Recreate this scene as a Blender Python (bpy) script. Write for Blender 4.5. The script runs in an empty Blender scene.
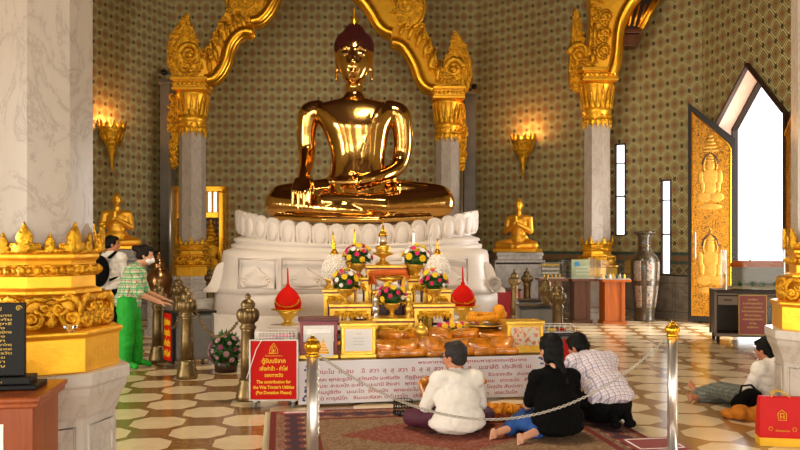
import bpy, bmesh, math, random
from mathutils import Vector, Matrix, Quaternion
random.seed(7)
PI = math.pi
S = bpy.context.scene
COL = S.collection
H, F, HZ = 1.55, 800.0, 242.0          # eye height, focal length in pixels, horizon row
def R(d): return math.radians(d)
def wx(px, Y): return (px-400)/F*Y
def wz(py, Y): return H + (HZ-py)/F*Y
def W(px, py, Y): return Vector((wx(px, Y), Y, wz(py, Y)))

# ------------------------------------------------------------------ node helper
class NT:
    def __init__(s, mat):
        s.t = mat.node_tree
    def new(s, kind, **kw):
        n = s.t.nodes.new(kind)
        for k, v in kw.items(): setattr(n, k, v)
        return n
    def link(s, a, b): s.t.links.new(a, b)
class E:
    """tiny expression wrapper round Math nodes"""
    def __init__(s, nt, sock): s.nt, s.s = nt, sock
    def _op(s, op, *args):
        n = s.nt.new('ShaderNodeMath', operation=op)
        for i, a in enumerate((s,)+args):
            if isinstance(a, E): s.nt.link(a.s, n.inputs[i])
            else: n.inputs[i].default_value = a
        return E(s.nt, n.outputs[0])
    def __add__(s, o): return s._op('ADD', o)
    def __radd__(s, o): return s._op('ADD', o)
    def __sub__(s, o): return s._op('SUBTRACT', o)
    def __mul__(s, o): return s._op('MULTIPLY', o)
    def __rmul__(s, o): return s._op('MULTIPLY', o)
    def __truediv__(s, o): return s._op('DIVIDE', o)
    def fract(s): return s._op('FRACT')
    def floor(s): return s._op('FLOOR')
    def abs(s): return s._op('ABSOLUTE')
    def lt(s, o): return s._op('LESS_THAN', o)
    def gt(s, o): return s._op('GREATER_THAN', o)
    def min(s, o): return s._op('MINIMUM', o)
    def max(s, o): return s._op('MAXIMUM', o)
    def sin(s): return s._op('SINE')
    def sqrt(s): return s._op('SQRT')
def coords(nt, kind='Object'):
    tc = nt.new('ShaderNodeTexCoord')
    sp = nt.new('ShaderNodeSeparateXYZ')
    nt.link(tc.outputs[kind], sp.inputs[0])
    return E(nt, sp.outputs[0]), E(nt, sp.outputs[1]), E(nt, sp.outputs[2]), tc.outputs[kind]
def mixc(nt, fac, a, b):
    n = nt.new('ShaderNodeMix', data_type='RGBA')
    if isinstance(fac, E): nt.link(fac.s, n.inputs[0])
    elif isinstance(fac, (int, float)): n.inputs[0].default_value = fac
    else: nt.link(fac, n.inputs[0])
    for i, c in ((6, a), (7, b)):
        if isinstance(c, tuple): n.inputs[i].default_value = (*c[:3], 1)
        else: nt.link(c, n.inputs[i])
    return n.outputs[2]
def noise(nt, vec, scale, detail=3, rough=.5, dist=0):
    n = nt.new('ShaderNodeTexNoise')
    n.inputs['Scale'].default_value = scale; n.inputs['Detail'].default_value = detail
    n.inputs['Roughness'].default_value = rough; n.inputs['Distortion'].default_value = dist
    nt.link(vec, n.inputs['Vector'])
    return E(nt, n.outputs[0])
def ramp(nt, e, stops):
    n = nt.new('ShaderNodeValToRGB'); nt.link(e.s, n.inputs[0])
    el = n.color_ramp.elements
    while len(el) < len(stops): el.new(.5)
    for x, (p, c) in zip(el, stops): x.position = p; x.color = (*c, 1)
    return n.outputs[0]
def hexc(h):
    h = h.lstrip('#'); v = [int(h[i:i+2], 16)/255 for i in (0, 2, 4)]
    return tuple(c/12.92 if c <= .04045 else ((c+.055)/1.055)**2.4 for c in v)
MATS = {}
def M(name, col=(.5,.5,.5), rough=.5, metal=0, var=0, vscale=8, bump=0, bscale=40, alpha=1, trans=0, emit=None, coat=0, ior=None, fn=None, spec=None, bdist=.01):
    if name in MATS: return MATS[name]
    m = bpy.data.materials.new(name); m.use_nodes = True
    nt = NT(m); b = m.node_tree.nodes['Principled BSDF']
    if isinstance(col, str): col = hexc(col)
    b.inputs['Base Color'].default_value = (*col, 1)
    b.inputs['Roughness'].default_value = rough; b.inputs['Metallic'].default_value = metal
    b.inputs['Alpha'].default_value = alpha; b.inputs['Transmission Weight'].default_value = trans
    b.inputs['Coat Weight'].default_value = coat
    if ior: b.inputs['IOR'].default_value = ior
    if spec is not None: b.inputs['Specular IOR Level'].default_value = spec
    if emit: b.inputs['Emission Color'].default_value = (*emit[0], 1); b.inputs['Emission Strength'].default_value = emit[1]
    if var or bump:
        x, y, z, v = coords(nt)
    if var:
        n = noise(nt, v, vscale, 5, .6)
        out = ramp(nt, n, [(.3, tuple(c*(1-var) for c in col)), (.7, tuple(min(1, c*(1+var)) for c in col))])
        nt.link(out, b.inputs['Base Color'])
    if bump:
        n = noise(nt, v, bscale, 4, .55)
        bn = nt.new('ShaderNodeBump'); bn.inputs['Strength'].default_value = bump; bn.inputs['Distance'].default_value = bdist
        nt.link(n.s, bn.inputs['Height']); nt.link(bn.outputs[0], b.inputs['Normal'])
    if fn: fn(nt, b)
    MATS[name] = m
    return m

# ------------------------------------------------------------------ geometry helper
class G:
    def __init__(s): s.bm = bmesh.new()
    def _face(s, vs, sm=False):
        try:
            f = s.bm.faces.new(vs); f.smooth = sm; return f
        except ValueError: return None
    def box(s, c, size, rz=0, top=1.0):
        hx, hy, hz = size[0]/2, size[1]/2, size[2]/2
        c = Vector(c); m = Matrix.Rotation(rz, 3, 'Z')
        v = []
        for dz in (-1, 1):
            k = top if dz > 0 else 1
            for dx, dy in ((-1,-1),(1,-1),(1,1),(-1,1)):
                v.append(s.bm.verts.new(c + m @ Vector((dx*hx*k, dy*hy*k, dz*hz))))
        for q in ((3,2,1,0),(4,5,6,7),(0,1,5,4),(1,2,6,5),(2,3,7,6),(3,0,4,7)): s._face([v[i] for i in q])
        return s
    def b2(s, x0, x1, y0, y1, z0, z1): return s.box(((x0+x1)/2,(y0+y1)/2,(z0+z1)/2),(abs(x1-x0),abs(y1-y0),abs(z1-z0)))
    def rings(s, rs, closed=True, sm=True, cap=True):
        rv = [[s.bm.verts.new(p) for p in r] for r in rs]
        n = len(rv[0])
        for a, b in zip(rv, rv[1:]):
            for i in range(n if closed else n-1):
                j = (i+1) % n
                s._face([a[i], a[j], b[j], b[i]], sm)
        if cap and closed:
            s._face(rv[0][::-1]); s._face(rv[-1])
        return s
    def lathe(s, prof, c=(0,0,0), n=24, ph=0, sm=True, rib=None, sy=1, axis=None):
        c = Vector(c); rs = []
        for r, z in prof:
            ring = []
            for i in range(n):
                a = ph + 2*PI*i/n
                k = 1
                if rib and rib[0] <= z <= rib[1]: k = 1 + rib[3]*abs(math.sin(rib[2]*a/2)) - rib[3]
                p = Vector((r*k*math.cos(a), r*k*sy*math.sin(a), z))
                if axis is not None: p = axis @ p
                ring.append(c+p)
            rs.append(ring)
        return s.rings(rs, sm=sm)
    def ball(s, c, r, seg=16, rg=10, rot=None):
        if not isinstance(r, (tuple, list)): r = (r, r, r)
        c = Vector(c); rs = []
        for j in range(rg+1):
            t = PI*j/rg; rr = math.sin(t) if 0 < j < rg else 1e-3
            ring = []
            for i in range(seg):
                a = 2*PI*i/seg
                p = Vector((r[0]*rr*math.cos(a), r[1]*rr*math.sin(a), -r[2]*math.cos(t)))
                if rot is not None: p = rot @ p
                ring.append(c+p)
            rs.append(ring)
        return s.rings(rs)
    def tube(s, pts, r, n=10, closed=False, flat=1):
        pts = [Vector(p) for p in pts]
        rr = r if isinstance(r, (list, tuple)) else [r]*len(pts)
        rs = []; up = None
        N = len(pts)
        for i, p in enumerate(pts):
            a = pts[i-1] if (i or closed) else p; b = pts[(i+1) % N] if (i < N-1 or closed) else p
            t = (b-a); t = t.normalized() if t.length > 1e-9 else Vector((0,0,1))
            if up is None:
                up = Vector((0,0,1)) if abs(t.z) < .9 else Vector((1,0,0))
            x = t.cross(up).normalized(); up = x.cross(t).normalized()
            rs.append([p + (x*math.cos(2*PI*k/n)*flat + up*math.sin(2*PI*k/n))*max(rr[i],1e-4) for k in range(n)])
        if closed: rs.append([v.copy() for v in rs[0]]); return s.rings(rs, cap=False)
        return s.rings(rs)
    def cap(s, a, ra, b, rb, n=14, flat=None):
        """tapered capsule with round ends"""
        a, b = Vector(a), Vector(b); d = b-a
        if d.length < 1e-6: return s.ball(a, ra)
        q = d.normalized().to_track_quat('Z', 'Y').to_matrix(); L = d.length
        prof = []
        for k in range(6): t = PI/2*k/5; prof.append((max(ra*math.sin(t),1e-4), -ra*math.cos(t)))
        for k in range(6): t = PI/2*k/5; prof.append((max(rb*math.cos(t),1e-4), L+rb*math.sin(t)))
        return s.lathe(prof, a, n, axis=q)
    def prism(s, poly, O, U, V, th, sm=False):
        """polygon (2D) placed at O with axes U,V, thickness th along U x V"""
        O, U, V = Vector(O), Vector(U), Vector(V); N = U.cross(V).normalized()*th
        a = [s.bm.verts.new(O+U*p[0]+V*p[1]) for p in poly]; b = [s.bm.verts.new(O+U*p[0]+V*p[1]+N) for p in poly]
        s._face(a[::-1]); s._face(b)
        for i in range(len(poly)):
            j = (i+1) % len(poly); s._face([a[i], a[j], b[j], b[i]], sm)
        return s
    def wprism(s, pts, depth):
        """polygon of world points given with a thickness vector"""
        a = [s.bm.verts.new(Vector(p)) for p in pts]; d = Vector(depth); b = [s.bm.verts.new(Vector(p)+d) for p in pts]
        s._face(a); s._face(b[::-1])
        for i in range(len(pts)):
            j = (i+1) % len(pts); s._face([a[i], b[i], b[j], a[j]])
        return s
    def leaf(s, O, U, V, w, h, d, curl=0):
        """flame leaf in relief: outline plus a raised midrib; N = U x V faces out"""
        O, U, V = Vector(O), Vector(U), Vector(V); N = U.cross(V).normalized()
        prof = [(.0,.30),(.12,.5),(.28,.46),(.36,.30),(.5,.34),(.62,.27),(.78,.14),(.9,.06),(1,.0)]
        L = []; Rr = []; Mm = []; B = []
        for t, ww in prof:
            c = O + V*(h*t) + U*(curl*w*math.sin(t*PI)*.3)
            L.append(s.bm.verts.new(c - U*(w*ww)+N*d*.15)); Rr.append(s.bm.verts.new(c + U*(w*max(ww,.01))+N*d*.15)); Mm.append(s.bm.verts.new(c + N*(d*(1-.6*t))))
            B.append((s.bm.verts.new(c - U*(w*ww)-N*d*.4), s.bm.verts.new(c + U*(w*max(ww,.01))-N*d*.4)))
        for i in range(len(prof)-1):
            s._face([L[i],Mm[i],Mm[i+1],L[i+1]],True); s._face([Mm[i],Rr[i],Rr[i+1],Mm[i+1]],True)
            s._face([B[i][0],L[i],L[i+1],B[i+1][0]]); s._face([Rr[i],B[i][1],B[i+1][1],Rr[i+1]]); s._face([B[i][1],B[i][0],B[i+1][0],B[i+1][1]])
        s._face([B[0][0],B[0][1],Rr[0],Mm[0],L[0]])
        return s
    def scroll(s, O, U, V, r, turns=1.4, th=.012, flip=1, ph=0, n=6):
        O, U, V = Vector(O), Vector(U), Vector(V)
        pts = []; rad = []
        K = int(16*turns)
        for k in range(K+1):
            t = k/K; a = ph+flip*t*turns*2*PI; rr = r*(1-t*.85)
            pts.append(O+U*(rr*math.cos(a))+V*(rr*math.sin(a))); rad.append(th*(1-.5*t))
        s.tube(pts, rad, n)
        return s.ball(pts[-1], th*1.2, 8, 6)
    def mesh(s, name, shift=None, uv=None):
        if shift is not None: bmesh.ops.translate(s.bm, verts=s.bm.verts, vec=shift)
        bmesh.ops.recalc_face_normals(s.bm, faces=s.bm.faces)
        me = bpy.data.meshes.new(name); s.bm.to_mesh(me); s.bm.free()
        return me
def thing(name, label, cat, loc=(0,0,0), rz=0, group=None):
    o = bpy.data.objects.new(name, None); COL.objects.link(o); o.empty_display_size = .1
    o.location = loc; o.rotation_euler = (0,0,rz); o['label'] = label; o['category'] = cat
    if group: o['group'] = group
    return o
def P(name, g, mat, parent=None, world=False, label=None, loc=None, rot=None, bevel=0):
    """link a mesh part; world=True when g is in world space and the parent is an unrotated Empty"""
    sh = None
    if world and parent is not None:
        q = parent; v = Vector((0,0,0))
        while q is not None: v += Vector(q.location); q = q.parent
        sh = -v
    me = g.mesh(name, sh) if isinstance(g, G) else g
    o = bpy.data.objects.new(name, me); COL.objects.link(o)
    if not me.materials: me.materials.append(mat)
    if parent is not None: o.parent = parent
    if loc is not None: o.location = loc
    if rot is not None: o.rotation_euler = rot
    if label: o['label'] = label
    if bevel:
        md = o.modifiers.new('bevel', 'BEVEL'); md.width = bevel; md.segments = 2; md.limit_method = 'ANGLE'; md.angle_limit = R(40)
    return o
def T(o, label, cat, group=None):
    o['label'] = label; o['category'] = cat
    if group: o['group'] = group
    return o
def struct(name, g, mat, bevel=0):
    o = P(name, g, mat, bevel=bevel); o['kind'] = 'structure'; return o
def dup(o, loc=None, rz=None, label=None, parent=None, scale=None):
    c = o.copy(); COL.objects.link(c)
    if parent is not None: c.parent = parent
    for ch in list(o.children): dup(ch, parent=c)
    if loc is not None: c.location = loc
    if rz is not None: c.rotation_euler = (0,0,rz)
    if scale is not None: c.scale = (scale,)*3
    if label: c['label'] = label
    return c
def single(name, g, mat, loc, label, cat, group=None, rz=0, bevel=0):
    o = P(name, g, mat, bevel=bevel); o.location = loc; o.rotation_euler = (0,0,rz)
    return T(o, label, cat, group)
def blob(g, voxel, smooth=4, name='body', wr=0, ws=.1):
    """fuse overlapping closed shapes into one continuous surface"""
    me = g.mesh(name)
    o = bpy.data.objects.new(name+'_src', me); COL.objects.link(o)
    md = o.modifiers.new('r', 'REMESH'); md.mode = 'VOXEL'; md.voxel_size = voxel; md.use_smooth_shade = True
    if smooth:
        m2 = o.modifiers.new('s', 'SMOOTH'); m2.factor = .5; m2.iterations = smooth
    if wr:
        tx = bpy.data.textures.new('folds', 'CLOUDS'); tx.noise_scale = ws; tx.noise_depth = 2
        m3 = o.modifiers.new('w', 'DISPLACE'); m3.texture = tx; m3.strength = wr; m3.mid_level = .5; m3.texture_coords = 'LOCAL'
    dg = bpy.context.evaluated_depsgraph_get()
    out = bpy.data.meshes.new_from_object(o.evaluated_get(dg))
    bpy.data.objects.remove(o); out.name = name
    for p in out.polygons: p.use_smooth = True
    return out
def text(body, size, mat, parent, loc, rot, name='lettering', align='CENTER', width=None, label=None, ext=.0008, bold=0, sp=1):
    cu = bpy.data.curves.new(name, 'FONT'); cu.body = body; cu.size = size; cu.align_x = align; cu.extrude = ext; cu.space_line = sp
    cu.offset = bold; cu.resolution_u = 2
    o = bpy.data.objects.new(name+'_src', cu); COL.objects.link(o)
    dg = bpy.context.evaluated_depsgraph_get()
    me = bpy.data.meshes.new_from_object(o.evaluated_get(dg)); bpy.data.objects.remove(o)
    me.name = name
    if width and len(me.vertices):
        xs = [v.co.x for v in me.vertices]; k = width/(max(xs)-min(xs)); mid = (max(xs)+min(xs))/2 if align == 'CENTER' else 0
        for v in me.vertices: v.co.x = (v.co.x-mid)*k
    me.materials.clear()
    return P(name, me, mat, parent, loc=loc, rot=rot, label=label)

# ------------------------------------------------------------------ materials
def f_wall(nt, b):
    tc = nt.new('ShaderNodeTexCoord'); sp = nt.new('ShaderNodeSeparateXYZ'); nt.link(tc.outputs['UV'], sp.inputs[0])
    u = E(nt, sp.outputs[0])*(1/.318); v = E(nt, sp.outputs[1])*(1/.435)
    vec = tc.outputs['UV']
    # rhombic lattice with ogee curvature; dots sit at integer points and at half-shifted points
    w = (v*(2*PI)).sin()*.0
    def cell(du, dv):
        x = ((u+du).fract()-.5).abs(); y = ((v+dv).fract()-.5).abs()
        return x, y
    x, y = cell(.5, .5)           # |offset| from lattice point A, range 0..0.5
    # d is 0 at A, 1 at B (the point at +-.5,+-.5)
    ya = y*2; xa = x*2
    d = xa+ya                     # 1 on the straight rhombus
    # medallions are centred half way between neighbouring dots of a row
    x2, y2 = cell(0, .5)
    x3, y3 = cell(.5, 0)
    pw = lambda e, p: e._op('POWER', p)
    m1 = pw(x2*(1/.455), 1.18) + pw(y2*(1/.405), 1.18)
    m3 = pw(x3*(1/.455), 1.18) + pw(y3*(1/.405), 1.18)
    m = m1.min(m3)
    c = mixc(nt, m.lt(1.0), hexc('#6a643c'), hexc('#cdc08a'))
    c = mixc(nt, m.lt(.80), c, hexc('#7c7c4c'))
    c = mixc(nt, m.lt(.66), c, hexc('#9c8a58'))
    c = mixc(nt, m.lt(.36), c, hexc('#8e6c44'))
    c = mixc(nt, m.lt(.24), c, hexc('#94794e'))
    c = mixc(nt, m.lt(.10), c, hexc('#a03a22'))
    xx, yy = cell(.5, .5); r1 = (xx*xx + yy*yy*1.7).sqrt()
    x4, y4 = cell(0, 0); r2 = (x4*x4 + y4*y4*1.7).sqrt()
    c = mixc(nt, r1.min(r2).lt(.12), c, hexc('#4c3926'))
    n = noise(nt, vec, 1.1, 4); c = mixc(nt, n*.25, c, hexc('#7d6840'))
    nt.link(c, b.inputs['Base Color'])
M('wallpaper', rough=.62, fn=f_wall)
def f_frieze(nt, b):
    tc = nt.new('ShaderNodeTexCoord'); sp = nt.new('ShaderNodeSeparateXYZ'); nt.link(tc.outputs['UV'], sp.inputs[0])
    u = E(nt, sp.outputs[0])*(1/.2); v = E(nt, sp.outputs[1])
    x = (u.fract()-.5).abs()*2
    band1 = (v-1.22).abs(); tri = x*.11
    c = mixc(nt, (v-1.10).gt(0), hexc('#7a6a4a'), hexc('#3f5049'))
    c = mixc(nt, band1.lt(.055), c, hexc('#6f6544'))
    c = mixc(nt, (band1+tri).lt(.08), c, hexc('#8a5a3c'))
    low = ((v-.98).abs()+x*.09)
    c = mixc(nt, low.lt(.11), c, hexc('#9a8a60'))
    c = mixc(nt, low.lt(.08), c, hexc('#4c5a44'))
    c = mixc(nt, low.lt(.03), c, hexc('#8a3a28'))
    c = mixc(nt, (v-.87).abs().lt(.02), c, hexc('#2f423c'))
    c = mixc(nt, (v-1.32).abs().lt(.018), c, hexc('#2f423c'))
    nt.link(c, b.inputs['Base Color'])
M('frieze', rough=.6, fn=f_frieze)
def f_wains(nt, b):
    tc = nt.new('ShaderNodeTexCoord'); sp = nt.new('ShaderNodeSeparateXYZ'); nt.link(tc.outputs['UV'], sp.inputs[0])
    u = E(nt, sp.outputs[0])*(1/.42); v = E(nt, sp.outputs[1])
    n = noise(nt, tc.outputs['UV'], 5, 6, .65, .6)
    c = ramp(nt, n, [(.3, hexc('#6e655c')), (.5, hexc('#90857a')), (.72, hexc('#a5998c'))])
    x = (u.fract()-.5).abs()
    g = x.gt(.485).max((v-.14).abs().lt(.008)).max((v-.72).abs().lt(.008))
    ins = ((x-.36).abs().lt(.012))*(v.gt(.2))*(v.lt(.66))
    g = g.max(ins)
    c = mixc(nt, g*.55, c, hexc('#3d3630'))
    nt.link(c, b.inputs['Base Color'])
M('wainscot_stone', rough=.35, fn=f_wains)
def f_floor(nt, b):
    x, y, z, vec = coords(nt)
    def grid(ang, per, ox, oy):
        c, s = math.cos(R(ang)), math.sin(R(ang))
        u = ((x-ox)*c + (y-oy)*s)*(1/per); v = ((y-oy)*c - (x-ox)*s)*(1/per)
        a = ((u+.5).fract()-.5).abs(); e = ((v+.5).fract()-.5).abs()
        return (a.max(e)).max((a+e)*.74)
    gl = grid(-38, .545, -2.17, 7.63)
    gr = grid(-6, .515, 2.57, 6.97)
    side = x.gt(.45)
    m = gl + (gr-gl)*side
    n = noise(nt, vec, 3.5, 7, .65, 1.0); n2 = noise(nt, vec, 14, 5, .6, .6)
    cream = ramp(nt, n*.6+n2*.4, [(.3, hexc('#cdb48e')), (.55, hexc('#dcc6a0')), (.75, hexc('#bd9f76'))])
    brown = ramp(nt, n2, [(.3, hexc('#74502a')), (.7, hexc('#92693c'))])
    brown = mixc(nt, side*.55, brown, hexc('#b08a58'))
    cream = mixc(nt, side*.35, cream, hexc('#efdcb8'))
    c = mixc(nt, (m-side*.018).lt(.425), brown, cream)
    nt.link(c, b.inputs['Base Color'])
    rn = n*.12+.12
    nt.link(rn.s, b.inputs['Roughness'])
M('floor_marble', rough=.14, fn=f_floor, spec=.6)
def marble(c1, c2, c3, sc=3.0, st=(.6,.6,1)):
    def f(nt, b):
        x, y, z, vec = coords(nt)
        mp = nt.new('ShaderNodeMapping'); mp.inputs['Rotation'].default_value = (.5, .35, .2); mp.inputs['Scale'].default_value = (1,1,.55)
        nt.link(vec, mp.inputs[0])
        n = noise(nt, mp.outputs[0], sc, 9, .68, 1.6)
        v = (n-.5).abs()
        c = ramp(nt, v, [(0, c3), (.02, c2), (.22, c1)])
        n3 = noise(nt, vec, sc*.6, 3)
        c = mixc(nt, n3*.35, c, c2)
        nt.link(c, b.inputs['Base Color'])
    return f
M('shaft_marble', rough=.22, fn=marble(hexc('#b9aca0'), hexc('#b0a396'), hexc('#988c81'), 3.0))
M('pale_marble', rough=.3, fn=marble(hexc('#cfc6bc'), hexc('#c6bcb1'), hexc('#aca297'), 2.4))
M('grey_marble', rough=.25, fn=marble(hexc('#b8b0a8'), hexc('#9d958d'), hexc('#7f7770'), 4))
M('white_marble', '#e0d5cb', .42, var=.05, vscale=3, bump=.12, bscale=25)
M('polished_gold', (.74,.43,.12), .12, 1, bump=.04, bscale=2.2, bdist=.12)
M('gold_leaf', (.95,.47,.028), .38, .72, var=.12, vscale=9, bump=.35, bscale=55, bdist=.006)
M('carved_gold', (.85,.40,.022), .34, .85, var=.35, vscale=14, bump=.9, bscale=26, bdist=.03)
M('smooth_gold', (.88,.43,.028), .27, .9, var=.08)
M('altar_gold', (.95,.56,.08), .38, .75, var=.12, vscale=20, bump=.25, bscale=90, bdist=.004)
M('gold_paint', '#d99a1c', .4, .5, var=.15, vscale=20)
def f_brass(nt, b):
    x, y, z, vec = coords(nt)
    n = noise(nt, vec, 9, 6, .6, .4)
    nt.link(ramp(nt, n, [(.3, (.10,.066,.028)), (.55, (.20,.135,.055)), (.75, (.30,.21,.09))]), b.inputs['Base Color'])
M('aged_brass', (.34,.24,.11), .4, .8, fn=f_brass)
M('bronze', (.30,.15,.06), .25, .9, var=.2)
M('steel', (.80,.77,.73), .30, .9, var=.04)
M('dull_steel', (.52,.49,.46), .42, .8, var=.08)
M('grey_paint', '#6d6a66', .45, var=.06)
M('dark_wood', '#3a2015', .4, var=.2)
def wood(c1, c2, sc=5):
    def f(nt, b):
        x, y, z, vec = coords(nt)
        mp = nt.new('ShaderNodeMapping'); mp.inputs['Scale'].default_value = (sc, sc, .5); nt.link(vec, mp.inputs[0])
        n = noise(nt, mp.outputs[0], 3, 6, .6, 1.2)
        nt.link(ramp(nt, n, [(.3, c1), (.7, c2)]), b.inputs['Base Color'])
    return f
M('orange_wood', rough=.3, fn=wood(hexc('#7c340c'), hexc('#9c4a16')))
M('brown_wood', rough=.4, fn=wood(hexc('#5a3219'), hexc('#744424')))
M('red_lacquer', '#8c1420', .3, var=.1)
M('dark_red', '#5a1214', .4, var=.1)
M('sign_red', '#c01008', .4, var=.05, spec=.15)
M('sign_yellow', '#f2c21a', .5)
M('white_paint', '#eceae6', .5, var=.02)
M('paper', '#f4f2ee', .7, var=.01)
M('banner_vinyl', '#eceaf0', .35, var=.015, vscale=2)
M('text_red', '#b02a3c', .6)
M('text_blue', '#2c4fa0', .6)
M('text_gold', '#c9a546', .4, .3)
M('text_white', '#e8e4dc', .5)
M('black_stone', '#070606', .45, spec=.2)
M('black_rubber', '#0c0b0a', .7, var=.1)
M('black_metal', '#1a1816', .35, .3)
M('glass', (1,1,1), .02, 0, trans=1, ior=1.45)
def f_clear(nt, b):
    t = nt.new('ShaderNodeBsdfTransparent'); t.inputs[0].default_value = (.985,.99,.99,1); gl = nt.new('ShaderNodeBsdfGlossy'); gl.inputs['Roughness'].default_value = .03
    lw = nt.new('ShaderNodeLayerWeight'); lw.inputs[0].default_value = .12; mx = nt.new('ShaderNodeMixShader')
    f = E(nt, lw.outputs['Fresnel'])*.5+.01; nt.link(f.s, mx.inputs[0]); nt.link(t.outputs[0], mx.inputs[1]); nt.link(gl.outputs[0], mx.inputs[2])
    out = [n for n in nt.t.nodes if n.type == 'OUTPUT_MATERIAL'][0]; nt.link(mx.outputs[0], out.inputs[0])
M('acrylic', fn=f_clear)
M('window_glass', fn=f_clear)
M('plastic_wrap', '#c87810', .22, var=.6, vscale=7, bump=.8, bscale=26, coat=1, bdist=.015)
M('marigold', '#ef9a06', .7, var=.2, vscale=60, bump=1, bscale=90)
M('orange_cloth', '#c4560c', .8, var=.15, bump=.4, bscale=18, bdist=.03)
M('skin', '#b97a58', .5, var=.06, vscale=6)
M('skin_light', '#cf9676', .5, var=.06, vscale=6)
M('hair', '#040303', .6, spec=.2, var=.3, vscale=60, bump=.6, bscale=120, bdist=.004)
M('hair_grey', '#2c2827', .6, spec=.25, var=.5, vscale=90, bump=.6, bscale=120, bdist=.004)
M('hair_brown', '#160a06', .6, spec=.2, var=.3, vscale=60, bump=.6, bscale=110, bdist=.004)
M('white_cotton', '#ebe6dd', .8, var=.03, vscale=10, bump=.5, bscale=9, bdist=.03)
M('black_cotton', '#060606', .95, spec=.15, var=.2, bump=.5, bscale=9, bdist=.03)
M('black_trousers', '#09090a', .9, spec=.15, var=.2, bump=.4, bscale=9, bdist=.03)
M('maroon_cloth', '#4a0d28', .7, var=.1, bump=.3, bscale=12)
M('denim', '#1a4a90', .85, var=.15, vscale=20, bump=.5, bscale=14, bdist=.02)
M('green_trousers', '#0fa326', .7, var=.1, vscale=8, bump=.5, bscale=9, bdist=.03)
def plaid(bg, l1, l2, per, ww=.12, strong=.8, lean=0):
    def f(nt, b):
        x, y, z, vec = coords(nt)
        a = ((x+y*.6)*(1/per)).fract(); c = ((z+y*lean)*(1/per)).fract(); a = ((x+y*(.6-lean*.6))*(1/per)).fract()
        col = mixc(nt, (a-.5).abs().lt(ww)*strong, bg, l1)
        col = mixc(nt, (c-.5).abs().lt(ww)*strong, col, l1)
        col = mixc(nt, (a-.12).abs().lt(ww*.35)*strong, col, l2)
        col = mixc(nt, (c-.12).abs().lt(ww*.35)*strong, col, l2)
        nt.link(col, b.inputs['Base Color'])
    return f
M('green_plaid', rough=.8, fn=plaid(hexc('#d7d3b4'), hexc('#35a86a'), hexc('#8c5a3c'), .06, .17))
M('pale_plaid', rough=.8, fn=plaid(hexc('#e9e4ec'), hexc('#8d80a0'), hexc('#b98a92'), .045, .10, .75, 1.0))
M('grey_print', rough=.85, fn=plaid(hexc('#5d625c'), hexc('#767a72'), hexc('#4a4e49'), .04, .2, .7))
M('leaf_green', '#2a5a1a', .6, var=.4, vscale=30)
M('petal_yellow', '#f2c60c', .6, var=.1)
M('petal_pink', '#d81c62', .6, var=.1)
M('petal_white', '#f1ece6', .6, var=.05)
M('red_cloth', '#d81606', .7, spec=.15, var=.1, bump=.3, bscale=30)
M('bag_red', '#c00608', .45, var=.06, spec=.2)
M('bag_yellow', '#e2ae12', .35, var=.1)
def f_rug(nt, b):
    x, y, z, vec = coords(nt)             # local: x across 0..2.95, y from back edge (0) toward the viewer (negative)
    dx = (x-1.475).abs(); ed = (dx*-1+1.475).min(y*-1).min(y+3.1)    # distance to nearest edge
    px = (x*(1/.03)).floor(); py = (y*(1/.03)).floor()
    n = noise(nt, vec, 45, 2); n2 = noise(nt, vec, 9, 3)
    def sp(c1, c2, t=.5): return mixc(nt, n.gt(t), c1, c2)
    c = sp(hexc('#8e3a30'), hexc('#a0685a'))
    # stepped medallion
    sx = (dx*(1/.07)).floor()*.07; sy = ((y+1.0).abs()*(1/.05)).floor()*.05
    med = sx*.62+sy
    c2 = sp(hexc('#a89272'), hexc('#8c6e54'))
    c = mixc(nt, med.gt(.56), c, c2)
    c = mixc(nt, med.lt(.10), c, hexc('#3b3440'))
    c = mixc(nt, med.lt(.05), c, hexc('#bda98a'))
    fl = ((x*16).sin()*(y*16).sin()).abs()
    brd = mixc(nt, fl.gt(.45), hexc('#37304a'), hexc('#8c5048'))
    brd = mixc(nt, fl.gt(.86), brd, hexc('#bfa888'))
    c = mixc(nt, ed.lt(.40), c, hexc('#7b2a2c'))
    c = mixc(nt, ed.lt(.34), c, sp(hexc('#a58f74'), hexc('#7d5c4c')))
    c = mixc(nt, ed.lt(.29), c, brd)
    c = mixc(nt, ed.lt(.12), c, sp(hexc('#a58f74'), hexc('#93584c')))
    c = mixc(nt, ed.lt(.05), c, hexc('#7b2027'))
    c = mixc(nt, n2*.3+.28, c, hexc('#684638'))
    nt.link(c, b.inputs['Base Color'])
M('rug_wool', rough=.95, fn=f_rug, spec=.1)
def f_wove(nt, b):
    tc = nt.new('ShaderNodeTexCoord'); v = nt.new('ShaderNodeTexVoronoi'); v.inputs['Scale'].default_value = 60
    nt.link(tc.outputs['Object'], v.inputs['Vector'])
    d = E(nt, v.outputs['Distance'])
    nt.link(mixc(nt, d.gt(.52), hexc('#f2ede4'), hexc('#bda98c')), b.inputs['Base Color'])
M('woven_white', rough=.6, fn=f_wove)
def f_leafpanel(nt, b):
    x, y, z, vec = coords(nt)
    n = noise(nt, vec, 11, 2, .5, 3.0); e = (n-.5).abs()
    c = mixc(nt, e.lt(.045), hexc('#b87a10'), hexc('#2c1a08'))
    n2 = noise(nt, vec, 3, 2)
    c = mixc(nt, n2*.3, c, hexc('#c98a14'))
    nt.link(c, b.inputs['Base Color'])
M('gilded_lacquer', rough=.38, metal=.45, fn=f_leafpanel)
def f_thdoor(nt, b):
    x, y, z, vec = coords(nt)
    u = (x*(1/.13)).fract(); v = (z*(1/.13)).fract()
    r = (((u-.5)*(u-.5))+((v-.5)*(v-.5))).sqrt()
    c = mixc(nt, r.lt(.3), hexc('#2a0c08'), hexc('#b07a1c'))
    c = mixc(nt, r.lt(.17), c, hexc('#5a1610'))
    nt.link(c, b.inputs['Base Color'])
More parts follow.
